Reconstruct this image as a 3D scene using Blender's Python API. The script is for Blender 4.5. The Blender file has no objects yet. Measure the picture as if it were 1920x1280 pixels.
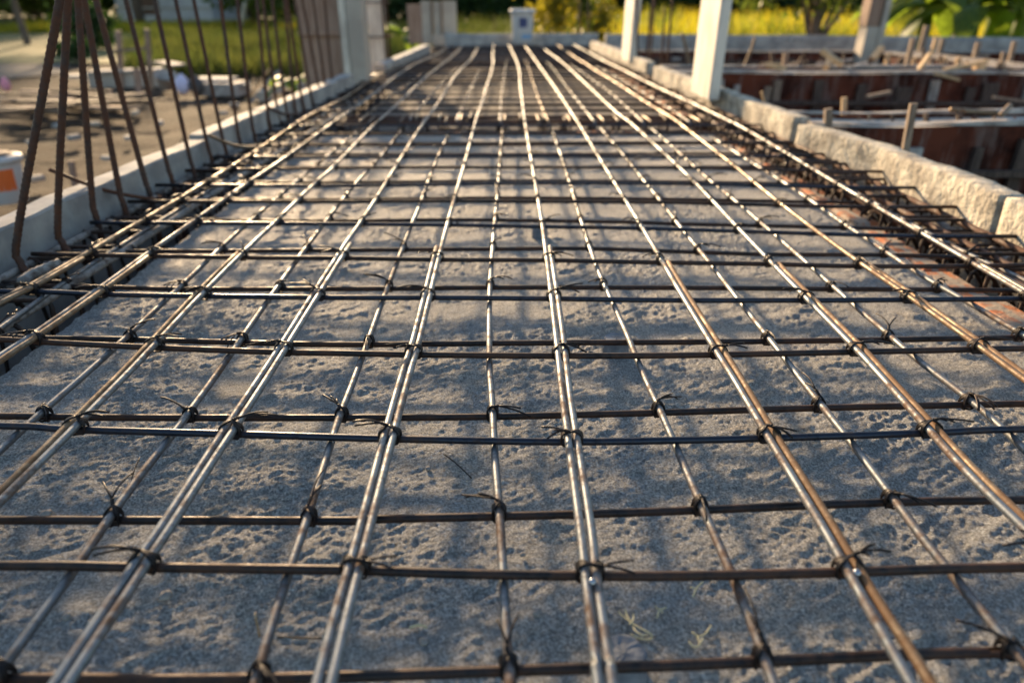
import bpy, math, random
import numpy as np
from mathutils import Vector
random.seed(7); RNG = np.random.default_rng(7)
R = math.radians
scn = bpy.context.scene
COL = scn.collection

# ------------------------------------------------------------------ camera
F = 1330.0; W0, H0 = 1920.0, 1280.0; VX, VY = 944.0, -7.0
CAMZ = 0.51
TH = math.atan((H0/2-VY)/F)
PSI = math.atan((W0/2-VX)*math.cos(TH)/F)
cam = bpy.data.cameras.new('camera'); camo = bpy.data.objects.new('camera', cam); COL.objects.link(camo)
camo.location = (0, 0, CAMZ); camo.rotation_euler = (math.pi/2-TH, 0, -PSI)
cam.sensor_width = 36; cam.lens = F/W0*36; cam.clip_start = 0.02; cam.clip_end = 2000
cam.dof.use_dof = True; cam.dof.focus_distance = 0.93; cam.dof.aperture_fstop = 3.0
scn.camera = camo
bpy.context.view_layer.update()
_M = camo.rotation_euler.to_matrix()
def ray(x, y):
    return _M @ Vector(((x-W0/2)/F, -(y-H0/2)/F, -1.0))
def P(x, y, z=0.0):                      # where the sight line of a photo point meets height z
    d = ray(x, y); t = (z-CAMZ)/d.z
    return Vector((d.x*t, d.y*t, z))
def PY(x, y, Y):                         # ... and where it meets the upright plane at distance Y
    d = ray(x, y); t = Y/d.y
    return Vector((d.x*t, Y, CAMZ+d.z*t))

# ------------------------------------------------------------------ light
SUN_AZ, SUN_EL = R(-21), R(15)         # left of straight ahead, low
w = bpy.data.worlds.new('World'); scn.world = w; w.use_nodes = True
nt = w.node_tree; bg = nt.nodes['Background']
sky = nt.nodes.new('ShaderNodeTexSky'); sky.sky_type = 'NISHITA'; sky.sun_disc = False
sky.sun_elevation = SUN_EL; sky.sun_rotation = SUN_AZ; sky.air_density = 1.2; sky.dust_density = 1.0; sky.ozone_density = 1.5
nt.links.new(sky.outputs[0], bg.inputs[0]); bg.inputs[1].default_value = 0.095
sl = bpy.data.lights.new('sun', 'SUN'); so = bpy.data.objects.new('sun', sl); COL.objects.link(so)
sl.energy = 5.0; sl.angle = R(4.0); sl.color = (1.0, 0.71, 0.41)
sd = Vector((math.sin(SUN_AZ)*math.cos(SUN_EL), math.cos(SUN_AZ)*math.cos(SUN_EL), math.sin(SUN_EL)))
so.rotation_euler = sd.to_track_quat('Z', 'Y').to_euler(); so.location = (-3, 10, 8)
scn.view_settings.view_transform = 'Standard'; scn.view_settings.look = 'None'
scn.view_settings.gamma = 1; scn.view_settings.exposure = 1.45

# ------------------------------------------------------------------ materials
class MB_:
    def __init__(s, name):
        s.m = bpy.data.materials.new(name); s.m.use_nodes = True
        s.t = s.m.node_tree; s.b = s.t.nodes['Principled BSDF']; s.out = s.t.nodes['Material Output']
        s.tc = s.t.nodes.new('ShaderNodeTexCoord')
        s.vec = s.tc.outputs['Object']
    def mapping(s, scale):
        n = s.t.nodes.new('ShaderNodeMapping'); n.inputs['Scale'].default_value = scale
        s.t.links.new(s.tc.outputs['Object'], n.inputs[0]); return n.outputs[0]
    def noise(s, scale, detail=4, rough=.6, vec=None, dist=0):
        n = s.t.nodes.new('ShaderNodeTexNoise'); n.inputs['Scale'].default_value = scale
        n.inputs['Detail'].default_value = detail; n.inputs['Roughness'].default_value = rough; n.inputs['Distortion'].default_value = dist
        s.t.links.new(vec or s.vec, n.inputs['Vector']); return n.outputs[0]
    def ramp(s, fac, stops):
        n = s.t.nodes.new('ShaderNodeValToRGB'); e = n.color_ramp.elements
        while len(e) < len(stops): e.new(.5)
        for i, (p, c) in enumerate(stops):
            e[i].position = p
            c = c if isinstance(c, tuple) else (c, c, c)
            e[i].color = (*c, 1)
        s.t.links.new(fac, n.inputs[0]); return n.outputs[0]
    def mix(s, fac, a, b, mode='MIX'):
        n = s.t.nodes.new('ShaderNodeMix'); n.data_type = 'RGBA'; n.blend_type = mode
        for k, v in ((0, fac), (6, a), (7, b)):
            if hasattr(v, 'default_value') or hasattr(v, 'links'): s.t.links.new(v, n.inputs[k])
            else: n.inputs[k].default_value = v if k == 0 else (*v, 1)
        return n.outputs[2]
    def set(s, key, v):
        i = s.b.inputs[key]
        if hasattr(v, 'links'): s.t.links.new(v, i)
        elif isinstance(v, tuple): i.default_value = (*v, 1)
        else: i.default_value = v
        return s
    def bump(s, h, strength=.5, dist=.002):
        n = s.t.nodes.new('ShaderNodeBump'); n.inputs['Strength'].default_value = strength; n.inputs['Distance'].default_value = dist
        s.t.links.new(h, n.inputs['Height'])
        if s.b.inputs['Normal'].links: s.t.links.new(s.b.inputs['Normal'].links[0].from_socket, n.inputs['Normal'])
        s.t.links.new(n.outputs[0], s.b.inputs['Normal']); return s

def mat_two(name, c1, c2, scale=8, rough=.8, metal=0, bump=.3, bdist=.002, bscale=60, lo=.4, hi=.62, stretch=None, spec=None):
    m = MB_(name)
    v = m.mapping(stretch) if stretch else None
    n = m.noise(scale, 5, .6, v)
    m.set('Base Color', m.mix(m.ramp(n, [(lo, 0.0), (hi, 1.0)]), c1, c2)).set('Roughness', rough).set('Metallic', metal)
    if spec is not None: m.set('Specular IOR Level', spec)
    if bump: m.bump(m.noise(bscale, 4, .6, v), bump, bdist)
    return m.m

def mat_steel(name, clean, rust, amount, metal=.85, rough=.36, dusty=.0, dark=(.05, .05, .055)):
    m = MB_(name)
    geo = m.t.nodes.new('ShaderNodeNewGeometry')
    oi = m.t.nodes.new('ShaderNodeObjectInfo')
    # shift the pattern from object to object
    ad = m.t.nodes.new('ShaderNodeVectorMath'); ad.operation = 'ADD'
    mul = m.t.nodes.new('ShaderNodeVectorMath'); mul.operation = 'SCALE'
    m.t.links.new(oi.outputs['Random'], mul.inputs['Scale']); mul.inputs[0].default_value = (37, 91, 53)
    m.t.links.new(m.tc.outputs['Object'], ad.inputs[0]); m.t.links.new(mul.outputs[0], ad.inputs[1])
    m.vec = ad.outputs[0]
    big = m.noise(7, 3, .6); fine = m.noise(90, 5, .7); mid = m.noise(48, 6, .75)
    f = m.ramp(m.mix(.62, big, mid), [(amount-.07, 0.0), (amount+.07, 1.0)])
    sp = m.ramp(fine, [(.52, 0.0), (.66, 1.0)])
    base = m.mix(sp, clean, tuple(c*.55 for c in clean))
    rc = m.mix(fine, rust, tuple(c*.45 for c in rust))
    col = m.mix(f, rc, base)
    m.set('Base Color', col)
    mr = m.ramp(f, [(0, metal*.25), (1, metal)])
    m.set('Metallic', mr)
    m.set('Roughness', m.mix(f, (rough+.28,)*3, m.mix(sp, (rough,)*3, (rough+.14,)*3)))
    m.bump(fine, .28, .0008)
    return m.m

M = {}
M['steel'] = mat_steel('pale_steel', (.20, .218, .235), (.15, .072, .036), .45, metal=.75, rough=.47)
M['steel_low'] = mat_steel('grey_steel', (.17, .185, .20), (.14, .07, .038), .46, metal=.75, rough=.46)
M['gold'] = mat_steel('bronze_rust_steel', (.24, .20, .15), (.21, .11, .05), .50, metal=.8, rough=.38)
M['orange'] = mat_steel('orange_rust_steel', (.26, .19, .12), (.22, .11, .045), .53, metal=.5, rough=.45)
M['dark'] = mat_steel('dark_brown_steel', (.030, .025, .025), (.085, .034, .016), .49, metal=.7, rough=.40)
M['blue'] = mat_steel('blue_black_steel', (.034, .040, .056), (.07, .032, .018), .42, metal=.85, rough=.33)
M['ribbed'] = mat_steel('rusty_ribbed_steel', (.055, .036, .032), (.125, .048, .024), .53, metal=.35, rough=.55)
M['ribdust'] = mat_steel('dusty_ribbed_steel', (.30, .28, .26), (.13, .09, .07), .47, metal=.2, rough=.7)
M['cage'] = mat_steel('brown_cage_steel', (.03, .024, .022), (.08, .038, .022), .5, metal=.6, rough=.42)
M['wire'] = mat_steel('annealed_wire', (.016, .013, .014), (.045, .022, .017), .42, metal=.6, rough=.42)

def mat_floor():
    m = MB_('rough_cement_screed')
    a = m.noise(5, 6, .65); b = m.noise(55, 6, .75); c = m.noise(330, 5, .75)
    base = m.mix(m.ramp(a, [(.38, 0.0), (.62, 1.0)]), (.50, .53, .56), (.67, .64, .59))
    base = m.mix(m.ramp(b, [(.36, 0.0), (.60, 1.0)]), m.mix(.28, base, (.19, .19, .195)), base)
    st = m.ramp(m.noise(4.1, 6, .75), [(.58, 0.0), (.70, .6)])
    base = m.mix(st, base, (.36, .23, .10))
    gr = m.ramp(c, [(.56, 0.0), (.65, .8)])
    base = m.mix(gr, base, (.70, .66, .60))
    dk = m.ramp(m.noise(230, 4, .7), [(.33, .7), (.42, 0.0)])
    base = m.mix(dk, base, (.09, .09, .095))
    sp = m.ramp(m.noise(400, 2, .6), [(.40, .42), (.52, 1.05), (.62, 1.5)])
    base = m.mix(1.0, base, sp, 'MULTIPLY')
    sp2 = m.ramp(m.noise(120, 3, .7), [(.40, .80), (.58, 1.05)])
    base = m.mix(1.0, base, sp2, 'MULTIPLY')
    m.set('Base Color', base).set('Roughness', .60).set('Specular IOR Level', .7)
    m.set('Sheen Weight', .45).set('Sheen Roughness', .35); m.b.inputs['Sheen Tint'].default_value = (1, .93, .84, 1)
    m.bump(m.noise(420, 3, .6), 1.0, .006).bump(m.noise(260, 5, .8), 1.0, .011)
    return m.m
M['floor'] = mat_floor()
M['deck'] = mat_two('dark_brown_screed', (.085, .070, .060), (.15, .13, .115), 3, .85, bump=.5, bscale=60)  # darker, browner screed tone for the whole far slab
M['curb'] = mat_two('pale_cement_plaster', (.23, .23, .235), (.38, .375, .365), 9, .85, bump=.35, bscale=90)
M['curbr'] = mat_two('rough_cement_render', (.27, .24, .20), (.56, .51, .42), 16, .9, bump=1.0, bdist=.012, bscale=55)
M['pit'] = mat_two('grey_plaster', (.10, .105, .12), (.17, .17, .18), 6, .8, bump=.2)
M['col'] = mat_two('pale_column_concrete', (.47, .43, .38), (.68, .64, .57), 9, .85, bump=.4, bscale=40, lo=.36, hi=.55, stretch=(1.5, 1.5, .5))
M['colg'] = mat_two('beige_concrete', (.36, .32, .28), (.46, .42, .37), 4, .85, bump=.2)
M['colb'] = mat_two('brown_board_face', (.24, .15, .11), (.34, .235, .18), 9, .8, bump=.3, stretch=(6, 6, .6))
M['wood'] = mat_two('weathered_timber', (.16, .11, .08), (.30, .22, .16), 10, .8, bump=.4, stretch=(9, 9, 1.2), bscale=40)
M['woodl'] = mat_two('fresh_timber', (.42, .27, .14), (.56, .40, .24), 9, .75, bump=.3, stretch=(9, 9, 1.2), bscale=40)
M['woodw'] = mat_two('cement_splashed_timber', (.22, .19, .175), (.44, .405, .38), 12, .85, bump=.4)
M['dirt'] = None
M['white'] = mat_two('white_plastic', (.56, .56, .57), (.48, .48, .49), 3, .6, bump=0, spec=.2)
M['woodd'] = mat_two('dark_wet_timber', (.045, .028, .022), (.10, .065, .05), 10, .8, bump=.4, stretch=(9, 9, 1.2), bscale=40)
M['sheet'] = mat_two('dusty_white_sheet', (.30, .29, .285), (.46, .45, .44), 5, .85, bump=.2, spec=.15)
M['orangep'] = mat_two('orange_label', (.75, .16, .03), (.62, .12, .03), 3, .5, bump=0)
M['bluep'] = mat_two('dark_blue_print', (.03, .05, .16), (.05, .07, .2), 3, .5, bump=0)
M['lightbluep'] = mat_two('light_blue_print', (.12, .3, .55), (.2, .36, .6), 3, .5, bump=0)
M['lavender'] = mat_two('lavender_plastic', (.55, .53, .75), (.68, .66, .85), 6, .5, bump=.3)
M['pink'] = mat_two('pink_cloth', (.75, .25, .35), (.8, .4, .45), 6, .8, bump=.3)
M['cloth'] = mat_two('dark_cloth', (.06, .055, .06), (.11, .10, .10), 6, .8, bump=.3)
M['wall'] = mat_two('white_house_wall', (.44, .43, .44), (.54, .53, .53), 3, .8, bump=.1)
M['roof'] = mat_two('roof_sheet', (.18, .17, .17), (.25, .23, .22), 3, .6, bump=.2)
M['shutter'] = mat_two('brown_shutter', (.10, .05, .03), (.15, .075, .05), 3, .6, bump=.2)
M['bark'] = mat_two('bark', (.10, .07, .055), (.19, .14, .11), 9, .9, bump=.6, bdist=.01, bscale=20, stretch=(5, 5, 1))
M['fibre'] = mat_two('pale_root_fibre', (.52, .47, .28), (.62, .56, .36), 9, .8, bump=0)
M['stone'] = mat_two('pale_stone', (.20, .19, .18), (.40, .38, .36), 40, .9, bump=.4)
M['spacer'] = mat_two('smooth_mortar_block', (.13, .15, .18), (.22, .24, .27), 60, .7, bump=.2, bscale=200)
M['bead'] = mat_steel('bright_bead', (.35, .36, .40), (.3, .25, .2), .3, metal=.9, rough=.25)
M['cloudy'] = mat_two('blue_tarp', (.08, .25, .45), (.1, .3, .5), 3, .6, bump=0)

def mat_ply():
    m = MB_('red_brown_form_ply')
    v = m.mapping((7, 7, 1.1)); n = m.noise(2, 6, .7, v); n2 = m.noise(3.5, 5, .7)
    c = m.mix(m.ramp(n2, [(.4, 0.0), (.6, 1.0)]), (.032, .010, .007), (.13, .036, .020))
    c = m.mix(m.ramp(n, [(.50, 0.0), (.62, .55)]), c, (.20, .155, .14))
    m.set('Base Color', c).set('Roughness', .85).set('Specular IOR Level', .15); m.bump(n, .5, .004); return m.m
M['ply'] = mat_ply()
def mat_brick():
    m = MB_('orange_brick')
    b = m.t.nodes.new('ShaderNodeTexBrick'); b.inputs['Scale'].default_value = 1
    b.inputs['Brick Width'].default_value = .16; b.inputs['Row Height'].default_value = .065; b.inputs['Mortar Size'].default_value = .007
    b.inputs['Color1'].default_value = (.50, .18, .07, 1); b.inputs['Color2'].default_value = (.40, .13, .055, 1); b.inputs['Mortar'].default_value = (.30, .27, .24, 1)
    mp = m.t.nodes.new('ShaderNodeMapping'); mp.inputs['Rotation'].default_value = (0, 0, R(90))
    m.t.links.new(m.vec, mp.inputs[0]); m.t.links.new(mp.outputs[0], b.inputs['Vector'])
    c = m.mix(m.ramp(m.noise(14, 5, .7), [(.45, 0.0), (.55, .9)]), b.outputs[0], (.34, .29, .235))
    m.set('Base Color', c).set('Roughness', .9); m.bump(m.noise(60, 5, .7), .7, .006); return m.m
M['brick'] = mat_brick()
def mat_ground():
    m = MB_('site_soil')
    a = m.noise(.35, 5, .6); b = m.noise(5, 6, .7); c = m.noise(45, 5, .7)
    base = m.mix(m.ramp(b, [(.38, 0.0), (.62, 1.0)]), (.012, .007, .004), (.045, .025, .013))
    base = m.mix(m.ramp(c, [(.4, .0), (.62, .35)]), base, (.085, .062, .045))
    base = m.mix(m.ramp(a, [(.56, 0.0), (.64, .5)]), base, (.085, .078, .07))
    m.set('Base Color', base).set('Roughness', .95).set('Specular IOR Level', .2)
    m.bump(b, .8, .05).bump(c, .6, .012); return m.m
M['dirt'] = mat_ground()
M['road'] = mat_two('dusty_road', (.075, .067, .062), (.11, .097, .087), 1.2, .95, bump=.5, bdist=.02, bscale=9)
M['meadow'] = mat_two('meadow_soil', (.09, .10, .03), (.16, .15, .05), .8, .95, bump=.5, bdist=.02, bscale=9)

def mat_leaf(name, c1, c2, tr, scale=1.2, transl=.5, tr2=None):
    m = MB_(name)
    n = m.noise(scale, 4, .7); n2 = m.noise(scale*9, 3, .6)
    c = m.mix(m.ramp(m.mix(.5, n, n2), [(.40, 0.0), (.60, 1.0)]), c1, c2)
    m.set('Base Color', c).set('Roughness', .55).set('Specular IOR Level', .3)
    t = m.t.nodes.new('ShaderNodeBsdfTranslucent')
    m.t.links.new(m.mix(m.ramp(n if tr2 else n2, [(.42, 0.0), (.58, 1.0)]), tr, tr2 or tuple(x*.55 for x in tr)), t.inputs[0])
    x = m.t.nodes.new('ShaderNodeMixShader'); x.inputs[0].default_value = transl
    m.t.links.new(m.b.outputs[0], x.inputs[1]); m.t.links.new(t.outputs[0], x.inputs[2]); m.t.links.new(x.outputs[0], m.out.inputs[0])
    return m.m
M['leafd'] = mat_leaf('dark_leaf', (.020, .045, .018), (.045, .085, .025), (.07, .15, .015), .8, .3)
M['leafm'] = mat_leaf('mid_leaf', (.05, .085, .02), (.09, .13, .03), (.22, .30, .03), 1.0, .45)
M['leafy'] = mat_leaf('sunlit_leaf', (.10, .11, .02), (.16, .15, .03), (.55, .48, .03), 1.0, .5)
M['grassy'] = mat_leaf('yellow_grass', (.15, .14, .02), (.20, .18, .03), (.80, .66, .03), .9, .55, (.28, .36, .03))
M['grassg'] = mat_leaf('green_grass', (.06, .08, .02), (.12, .13, .03), (.17, .19, .04), .9, .4, (.09, .13, .02))
M['banana'] = mat_leaf('banana_leaf', (.05, .10, .02), (.09, .16, .03), (.35, .50, .04), 2, .45)

# ------------------------------------------------------------------ mesh helpers
class MB:
    def __init__(s): s.v = []; s.f = []; s.mi = []
    def add(s, v, f, mi=0):
        o = len(s.v); s.v += [tuple(p) for p in v]; s.f += [tuple(i+o for i in q) for q in f]; s.mi += [mi]*len(f)
    def box(s, c, d, rz=0, rx=0, ry=0, mi=0, bev=0):
        from mathutils import Euler
        m = Euler((rx, ry, rz)).to_matrix(); c = Vector(c); hx, hy, hz = d[0]/2, d[1]/2, d[2]/2
        if bev <= 0:
            v = [c+m@Vector((a*hx, b*hy, e*hz)) for a in (-1, 1) for b in (-1, 1) for e in (-1, 1)]
            s.add(v, [(0, 1, 3, 2), (4, 6, 7, 5), (0, 4, 5, 1), (2, 3, 7, 6), (0, 2, 6, 4), (1, 5, 7, 3)], mi)
        else:
            b_ = min(bev, hx*.45, hy*.45, hz*.45)
            ring = []
            for z, k in ((-hz, b_), (-hz+b_, 0), (hz-b_, 0), (hz, b_)):
                x, y = hx-k, hy-k; q = b_*.6 if k == 0 else 0
                ring.append([c+m@Vector(p) for p in ((-x+q, -y, z), (x-q, -y, z), (x, -y+q, z), (x, y-q, z), (x-q, y, z), (-x+q, y, z), (-x, y-q, z), (-x, -y+q, z))])
            v = sum(ring, []); f = [tuple(range(7, -1, -1)), tuple(range(24, 32))]
            for r in range(3):
                for i in range(8): j = (i+1) % 8; f.append((r*8+i, r*8+j, r*8+8+j, r*8+8+i))
            s.add(v, f, mi)
    def bar(s, a, b, wx, wy, mi=0, up=None):      # square-section bar between two points
        a = Vector(a); b = Vector(b); d = (b-a).normalized(); u = Vector(up or (0, 0, 1))
        if abs(d.dot(u)) > .95: u = Vector((0, 1, 0))
        x = d.cross(u).normalized(); y = x.cross(d).normalized()
        v = [p+x*(i*wx/2)+y*(j*wy/2) for p in (a, b) for i, j in ((-1, -1), (1, -1), (1, 1), (-1, 1))]
        s.add(v, [(3, 2, 1, 0), (4, 5, 6, 7)]+[(i, (i+1) % 4, 4+(i+1) % 4, 4+i) for i in range(4)], mi)
    def tube(s, pts, r, n=8, mi=0, rib=0, cap=True):
        pts = [Vector(p) for p in pts]
        if rib:
            q = []
            for a, b in zip(pts[:-1], pts[1:]):
                k = max(1, int((b-a).length/rib*2))
                q += [a.lerp(b, i/k) for i in range(k)]
            pts = q+[pts[-1]]
        m = len(pts); up = None; v = []; f = []
        for i, p in enumerate(pts):
            d = (pts[min(i+1, m-1)]-pts[max(i-1, 0)])
            d = d.normalized() if d.length > 1e-9 else Vector((0, 0, 1))
            if up is None:
                up = Vector((0, 0, 1)) if abs(d.z) < .9 else Vector((0, 1, 0))
            x = d.cross(up).normalized(); up = x.cross(d).normalized()
            rr = (r[i] if isinstance(r, (list, tuple)) else r)
            if rib: rr *= (1.09 if i % 2 else .94)
            off = (i*.5 if False else 0)
            for k in range(n):
                a = 2*math.pi*(k+off)/n
                v.append(p+x*(math.cos(a)*rr)+up*(math.sin(a)*rr))
        for i in range(m-1):
            for k in range(n): j = (k+1) % n; f.append((i*n+k, i*n+j, i*n+n+j, i*n+n+k))
        if cap: f.append(tuple(range(n-1, -1, -1))); f.append(tuple(range((m-1)*n, m*n)))
        s.add(v, f, mi)
    def lathe(s, prof, c, n=28, mi=0, cap=True):
        v = []; f = []
        for (r, z) in prof:
            for k in range(n): a = 2*math.pi*k/n; v.append((c[0]+r*math.cos(a), c[1]+r*math.sin(a), c[2]+z))
        for i in range(len(prof)-1):
            for k in range(n): j = (k+1) % n; f.append((i*n+k, i*n+j, i*n+n+j, i*n+n+k))
        if cap: f.append(tuple(range(n-1, -1, -1))); f.append(tuple(range((len(prof)-1)*n, len(prof)*n)))
        s.add(v, f, mi)
    def mesh(s, name, mats, smooth=False, origin=None):
        me = bpy.data.meshes.new(name)
        v = s.v
        if origin is not None: v = [(a-origin[0], b-origin[1], c-origin[2]) for a, b, c in v]
        me.from_pydata(v, [], s.f)
        for m in (mats if isinstance(mats, (list, tuple)) else [mats]): me.materials.append(m)
        me.polygons.foreach_set('material_index', s.mi)
        if smooth: me.polygons.foreach_set('use_smooth', [True]*len(s.f))
        me.update(); return me
    def build(s, name, mats, parent=None, smooth=False, origin=None):
        o = bpy.data.objects.new(name, s.mesh(name, mats, smooth, origin)); COL.objects.link(o)
        if origin is not None: o.location = origin
        if parent: o.parent = parent
        return o
def tag(o, label=None, cat=None, group=None, kind=None):
    if label: o['label'] = label
    if cat: o['category'] = cat
    if group: o['group'] = group
    if kind: o['kind'] = kind
    return o
def empty(name, loc, label, cat, group=None):
    o = bpy.data.objects.new(name, None); o.empty_display_size = .05; o.location = loc; COL.objects.link(o)
    return tag(o, label, cat, group)
def crom(pts, k=4):
    pts = [Vector(p) for p in pts]; q = [pts[0]*2-pts[1]]+pts+[pts[-1]*2-pts[-2]]; out = []
    for i in range(1, len(q)-2):
        a, b, c, d = q[i-1:i+3]
        for j in range(k):
            t = j/k
            out.append(.5*((2*b)+(c-a)*t+(2*a-5*b+4*c-d)*t*t+(3*b-a-3*c+d)*t**3))
    return out+[pts[-1]]
ORD = ['first', 'second', 'third', 'fourth', 'fifth', 'sixth', 'seventh', 'eighth', 'ninth', 'tenth', 'eleventh', 'twelfth', 'thirteenth', 'fourteenth', 'fifteenth', 'sixteenth', 'seventeenth', 'eighteenth', 'nineteenth', 'twentieth']
TENS = {20: 'twenty', 30: 'thirty', 40: 'forty', 50: 'fifty'}
def ordw(i):                                        # 0-based -> word
    n = i+1
    if n <= 20: return ORD[i]
    t = n//10*10
    return TENS[t]+'-'+ORD[n-t-1] if n-t else {30: 'thirtieth', 40: 'fortieth', 50: 'fiftieth'}[n]

# value noise on numpy grids
def vnoise(X, Y, s, seed):
    g = np.random.default_rng(seed).random((257, 257))
    x = X/s; y = Y/s; xi = np.floor(x).astype(int); yi = np.floor(y).astype(int); fx = x-xi; fy = y-yi
    fx = fx*fx*(3-2*fx); fy = fy*fy*(3-2*fy); a = lambda i, j: g[(xi+i) % 257, (yi+j) % 257]
    return (a(0, 0)*(1-fx)*(1-fy)+a(1, 0)*fx*(1-fy)+a(0, 1)*(1-fx)*fy+a(1, 1)*fx*fy)*2-1
def grid_mesh(name, xs, ys, zf, mat, smooth=True, skirt=None):
    X, Y = np.meshgrid(xs, ys); Z = zf(X, Y); ny, nx = X.shape
    co = np.stack([X, Y, Z], -1).reshape(-1, 3)
    i = np.arange(nx*ny).reshape(ny, nx)
    q = np.stack([i[:-1, :-1], i[:-1, 1:], i[1:, 1:], i[1:, :-1]], -1).reshape(-1, 4)
    if skirt is not None:
        b = np.concatenate([i[0, :], i[1:, -1], i[-1, -2::-1], i[-2:0:-1, 0]])
        n0 = len(co); low = co[b].copy(); low[:, 2] = skirt; co = np.concatenate([co, low]); m = len(b); k = np.arange(m); k2 = (k+1) % m
        q = np.concatenate([q, np.stack([b, n0+k, n0+k2, b[k2]], -1)])
    me = bpy.data.meshes.new(name); me.vertices.add(len(co)); me.vertices.foreach_set('co', co.ravel().astype(np.float32))
    me.loops.add(q.size); me.loops.foreach_set('vertex_index', q.ravel().astype(np.int32))
    me.polygons.add(len(q)); me.polygons.foreach_set('loop_start', (np.arange(len(q))*4).astype(np.int32))
    me.polygons.foreach_set('loop_total', np.full(len(q), 4, np.int32))
    me.update(calc_edges=True); me.validate(); me.materials.append(mat)
    if smooth: me.polygons.foreach_set('use_smooth', [True]*len(q))
    o = bpy.data.objects.new(name, me); COL.objects.link(o); return o
def quads_object(name, co, mat, parent=None, tri=False):       # co: (n,4,3)
    k = 3 if tri else 4; n = len(co); me = bpy.data.meshes.new(name)
    me.vertices.add(n*k); me.vertices.foreach_set('co', co.reshape(-1).astype(np.float32))
    me.loops.add(n*k); me.loops.foreach_set('vertex_index', np.arange(n*k, dtype=np.int32))
    me.polygons.add(n); me.polygons.foreach_set('loop_start', (np.arange(n)*k).astype(np.int32)); me.polygons.foreach_set('loop_total', np.full(n, k, np.int32))
    me.update(calc_edges=True); me.materials.append(mat)
    o = bpy.data.objects.new(name, me); COL.objects.link(o)
    if parent: o.parent = parent
    return o

# ------------------------------------------------------------------ heights of the mats
RB = .0045
ZU, ZS, ZT, ZL = .0345, .0435, .0525, .0615      # lower crosswise, lower lengthwise, upper crosswise, upper lengthwise
GZ = -.35

# ------------------------------------------------------------------ setting: ground
gx = np.concatenate([np.linspace(-400, -14, 12)[:-1], np.linspace(-14, 12, 150), np.linspace(12, 400, 12)[1:]])
gy = np.concatenate([[-60, -10], np.linspace(-1, 16, 110), np.linspace(16, 900, 14)[1:]])
def gz(X, Y):
    z = .05*vnoise(X, Y, 1.3, 3)+.022*vnoise(X, Y, .35, 4)+.012*vnoise(X, Y, .17, 5)
    m = ((X < -1.2) & (Y < 7.4)).astype(float)
    return GZ+z*m
tag(grid_mesh('ground', gx, gy, gz, M['dirt']), kind='structure')
# road and meadow sheets
mb = MB()
rp = [P(-700, 152, GZ), P(-10, 152, GZ), P(120, 140, GZ), P(150, 95, GZ), P(215, 78, GZ), P(215, 66, GZ), P(-900, 62, GZ)]
mb.add([(p.x, p.y, GZ+.014) for p in rp], [tuple(range(7))]); tag(mb.build('road', M['road']), kind='structure')
mb = MB(); mb.add([(-60, 10.6, GZ+.02), (60, 10.6, GZ+.02), (60, 140, GZ+.02), (-90, 140, GZ+.02)], [(0, 1, 2, 3)]); tag(mb.build('meadow_ground', M['meadow']), kind='structure')

# slab floor with real relief
ys = [.12]
while ys[-1] < 2.96: ys.append(ys[-1]+max(.0021, .0030*ys[-1]/.8))
xs = np.linspace(-.75, .865, 640)
def fz(X, Y):
    z = .0035*vnoise(X, Y, .21, 11)+.0013*vnoise(X, Y, .07, 12)
    # trowel ridges running diagonally in patches
    u = X*.75+Y*.55; v = X*.55-Y*.9
    z = z+.0030*vnoise(u*.22, v, .020, 13)*np.clip(vnoise(X, Y, .17, 14)*1.6+.3, 0, 1)
    cl = vnoise(X, Y, .016, 15)+.6*vnoise(X, Y, .008, 16)
    rg_ = np.clip(.85+.6*vnoise(X, Y, .13, 17), .45, 1.35)
    z = z+.0004*cl*rg_
    z = z+.0016*np.clip(vnoise(X, Y, .010, 28)-.15, 0, 1)*rg_+.0015*vnoise(X, Y, .0044, 18)*rg_+.0014*vnoise(u*.3, v, .0065, 38)*rg_
    lump = np.clip(vnoise(X, Y, .03, 19)-.62, 0, 1)*.012
    # two hollows scooped in the wet screed
    for (hx, hy, r, d) in ((-.235, .60, .045, .006), (.215, .50, .05, .006), (-.16, .40, .03, .010)):
        q = np.exp(-(((X-hx)/r)**2+((Y-hy)/(r*.6))**2)); z = z-d*q
    return z+lump
tag(grid_mesh('slab_floor', xs, np.array(ys), fz, M['floor'], smooth=False, skirt=-.34), kind='structure')
ys2 = np.linspace(3.27, 8.05, 200)
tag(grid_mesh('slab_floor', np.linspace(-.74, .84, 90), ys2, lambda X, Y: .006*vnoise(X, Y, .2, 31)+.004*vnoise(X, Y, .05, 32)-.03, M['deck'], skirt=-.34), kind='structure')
mb = MB()
mb.box((-.86, 3.6, -.325), (.24, 9.4, .05)); tag(mb.build('trench_bed', M['pit']), kind='structure')
mb = MB(); mb.box((1.03, 3.6, -.225), (.24, 9.4, .25)); tag(mb.build('trench_bed', M['curbr']), kind='structure')
mb = MB(); mb.box((.05, 3.11, -.322), (1.6, .28, .05)); tag(mb.build('trench_bed', M['dirt']), kind='structure')

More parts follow.
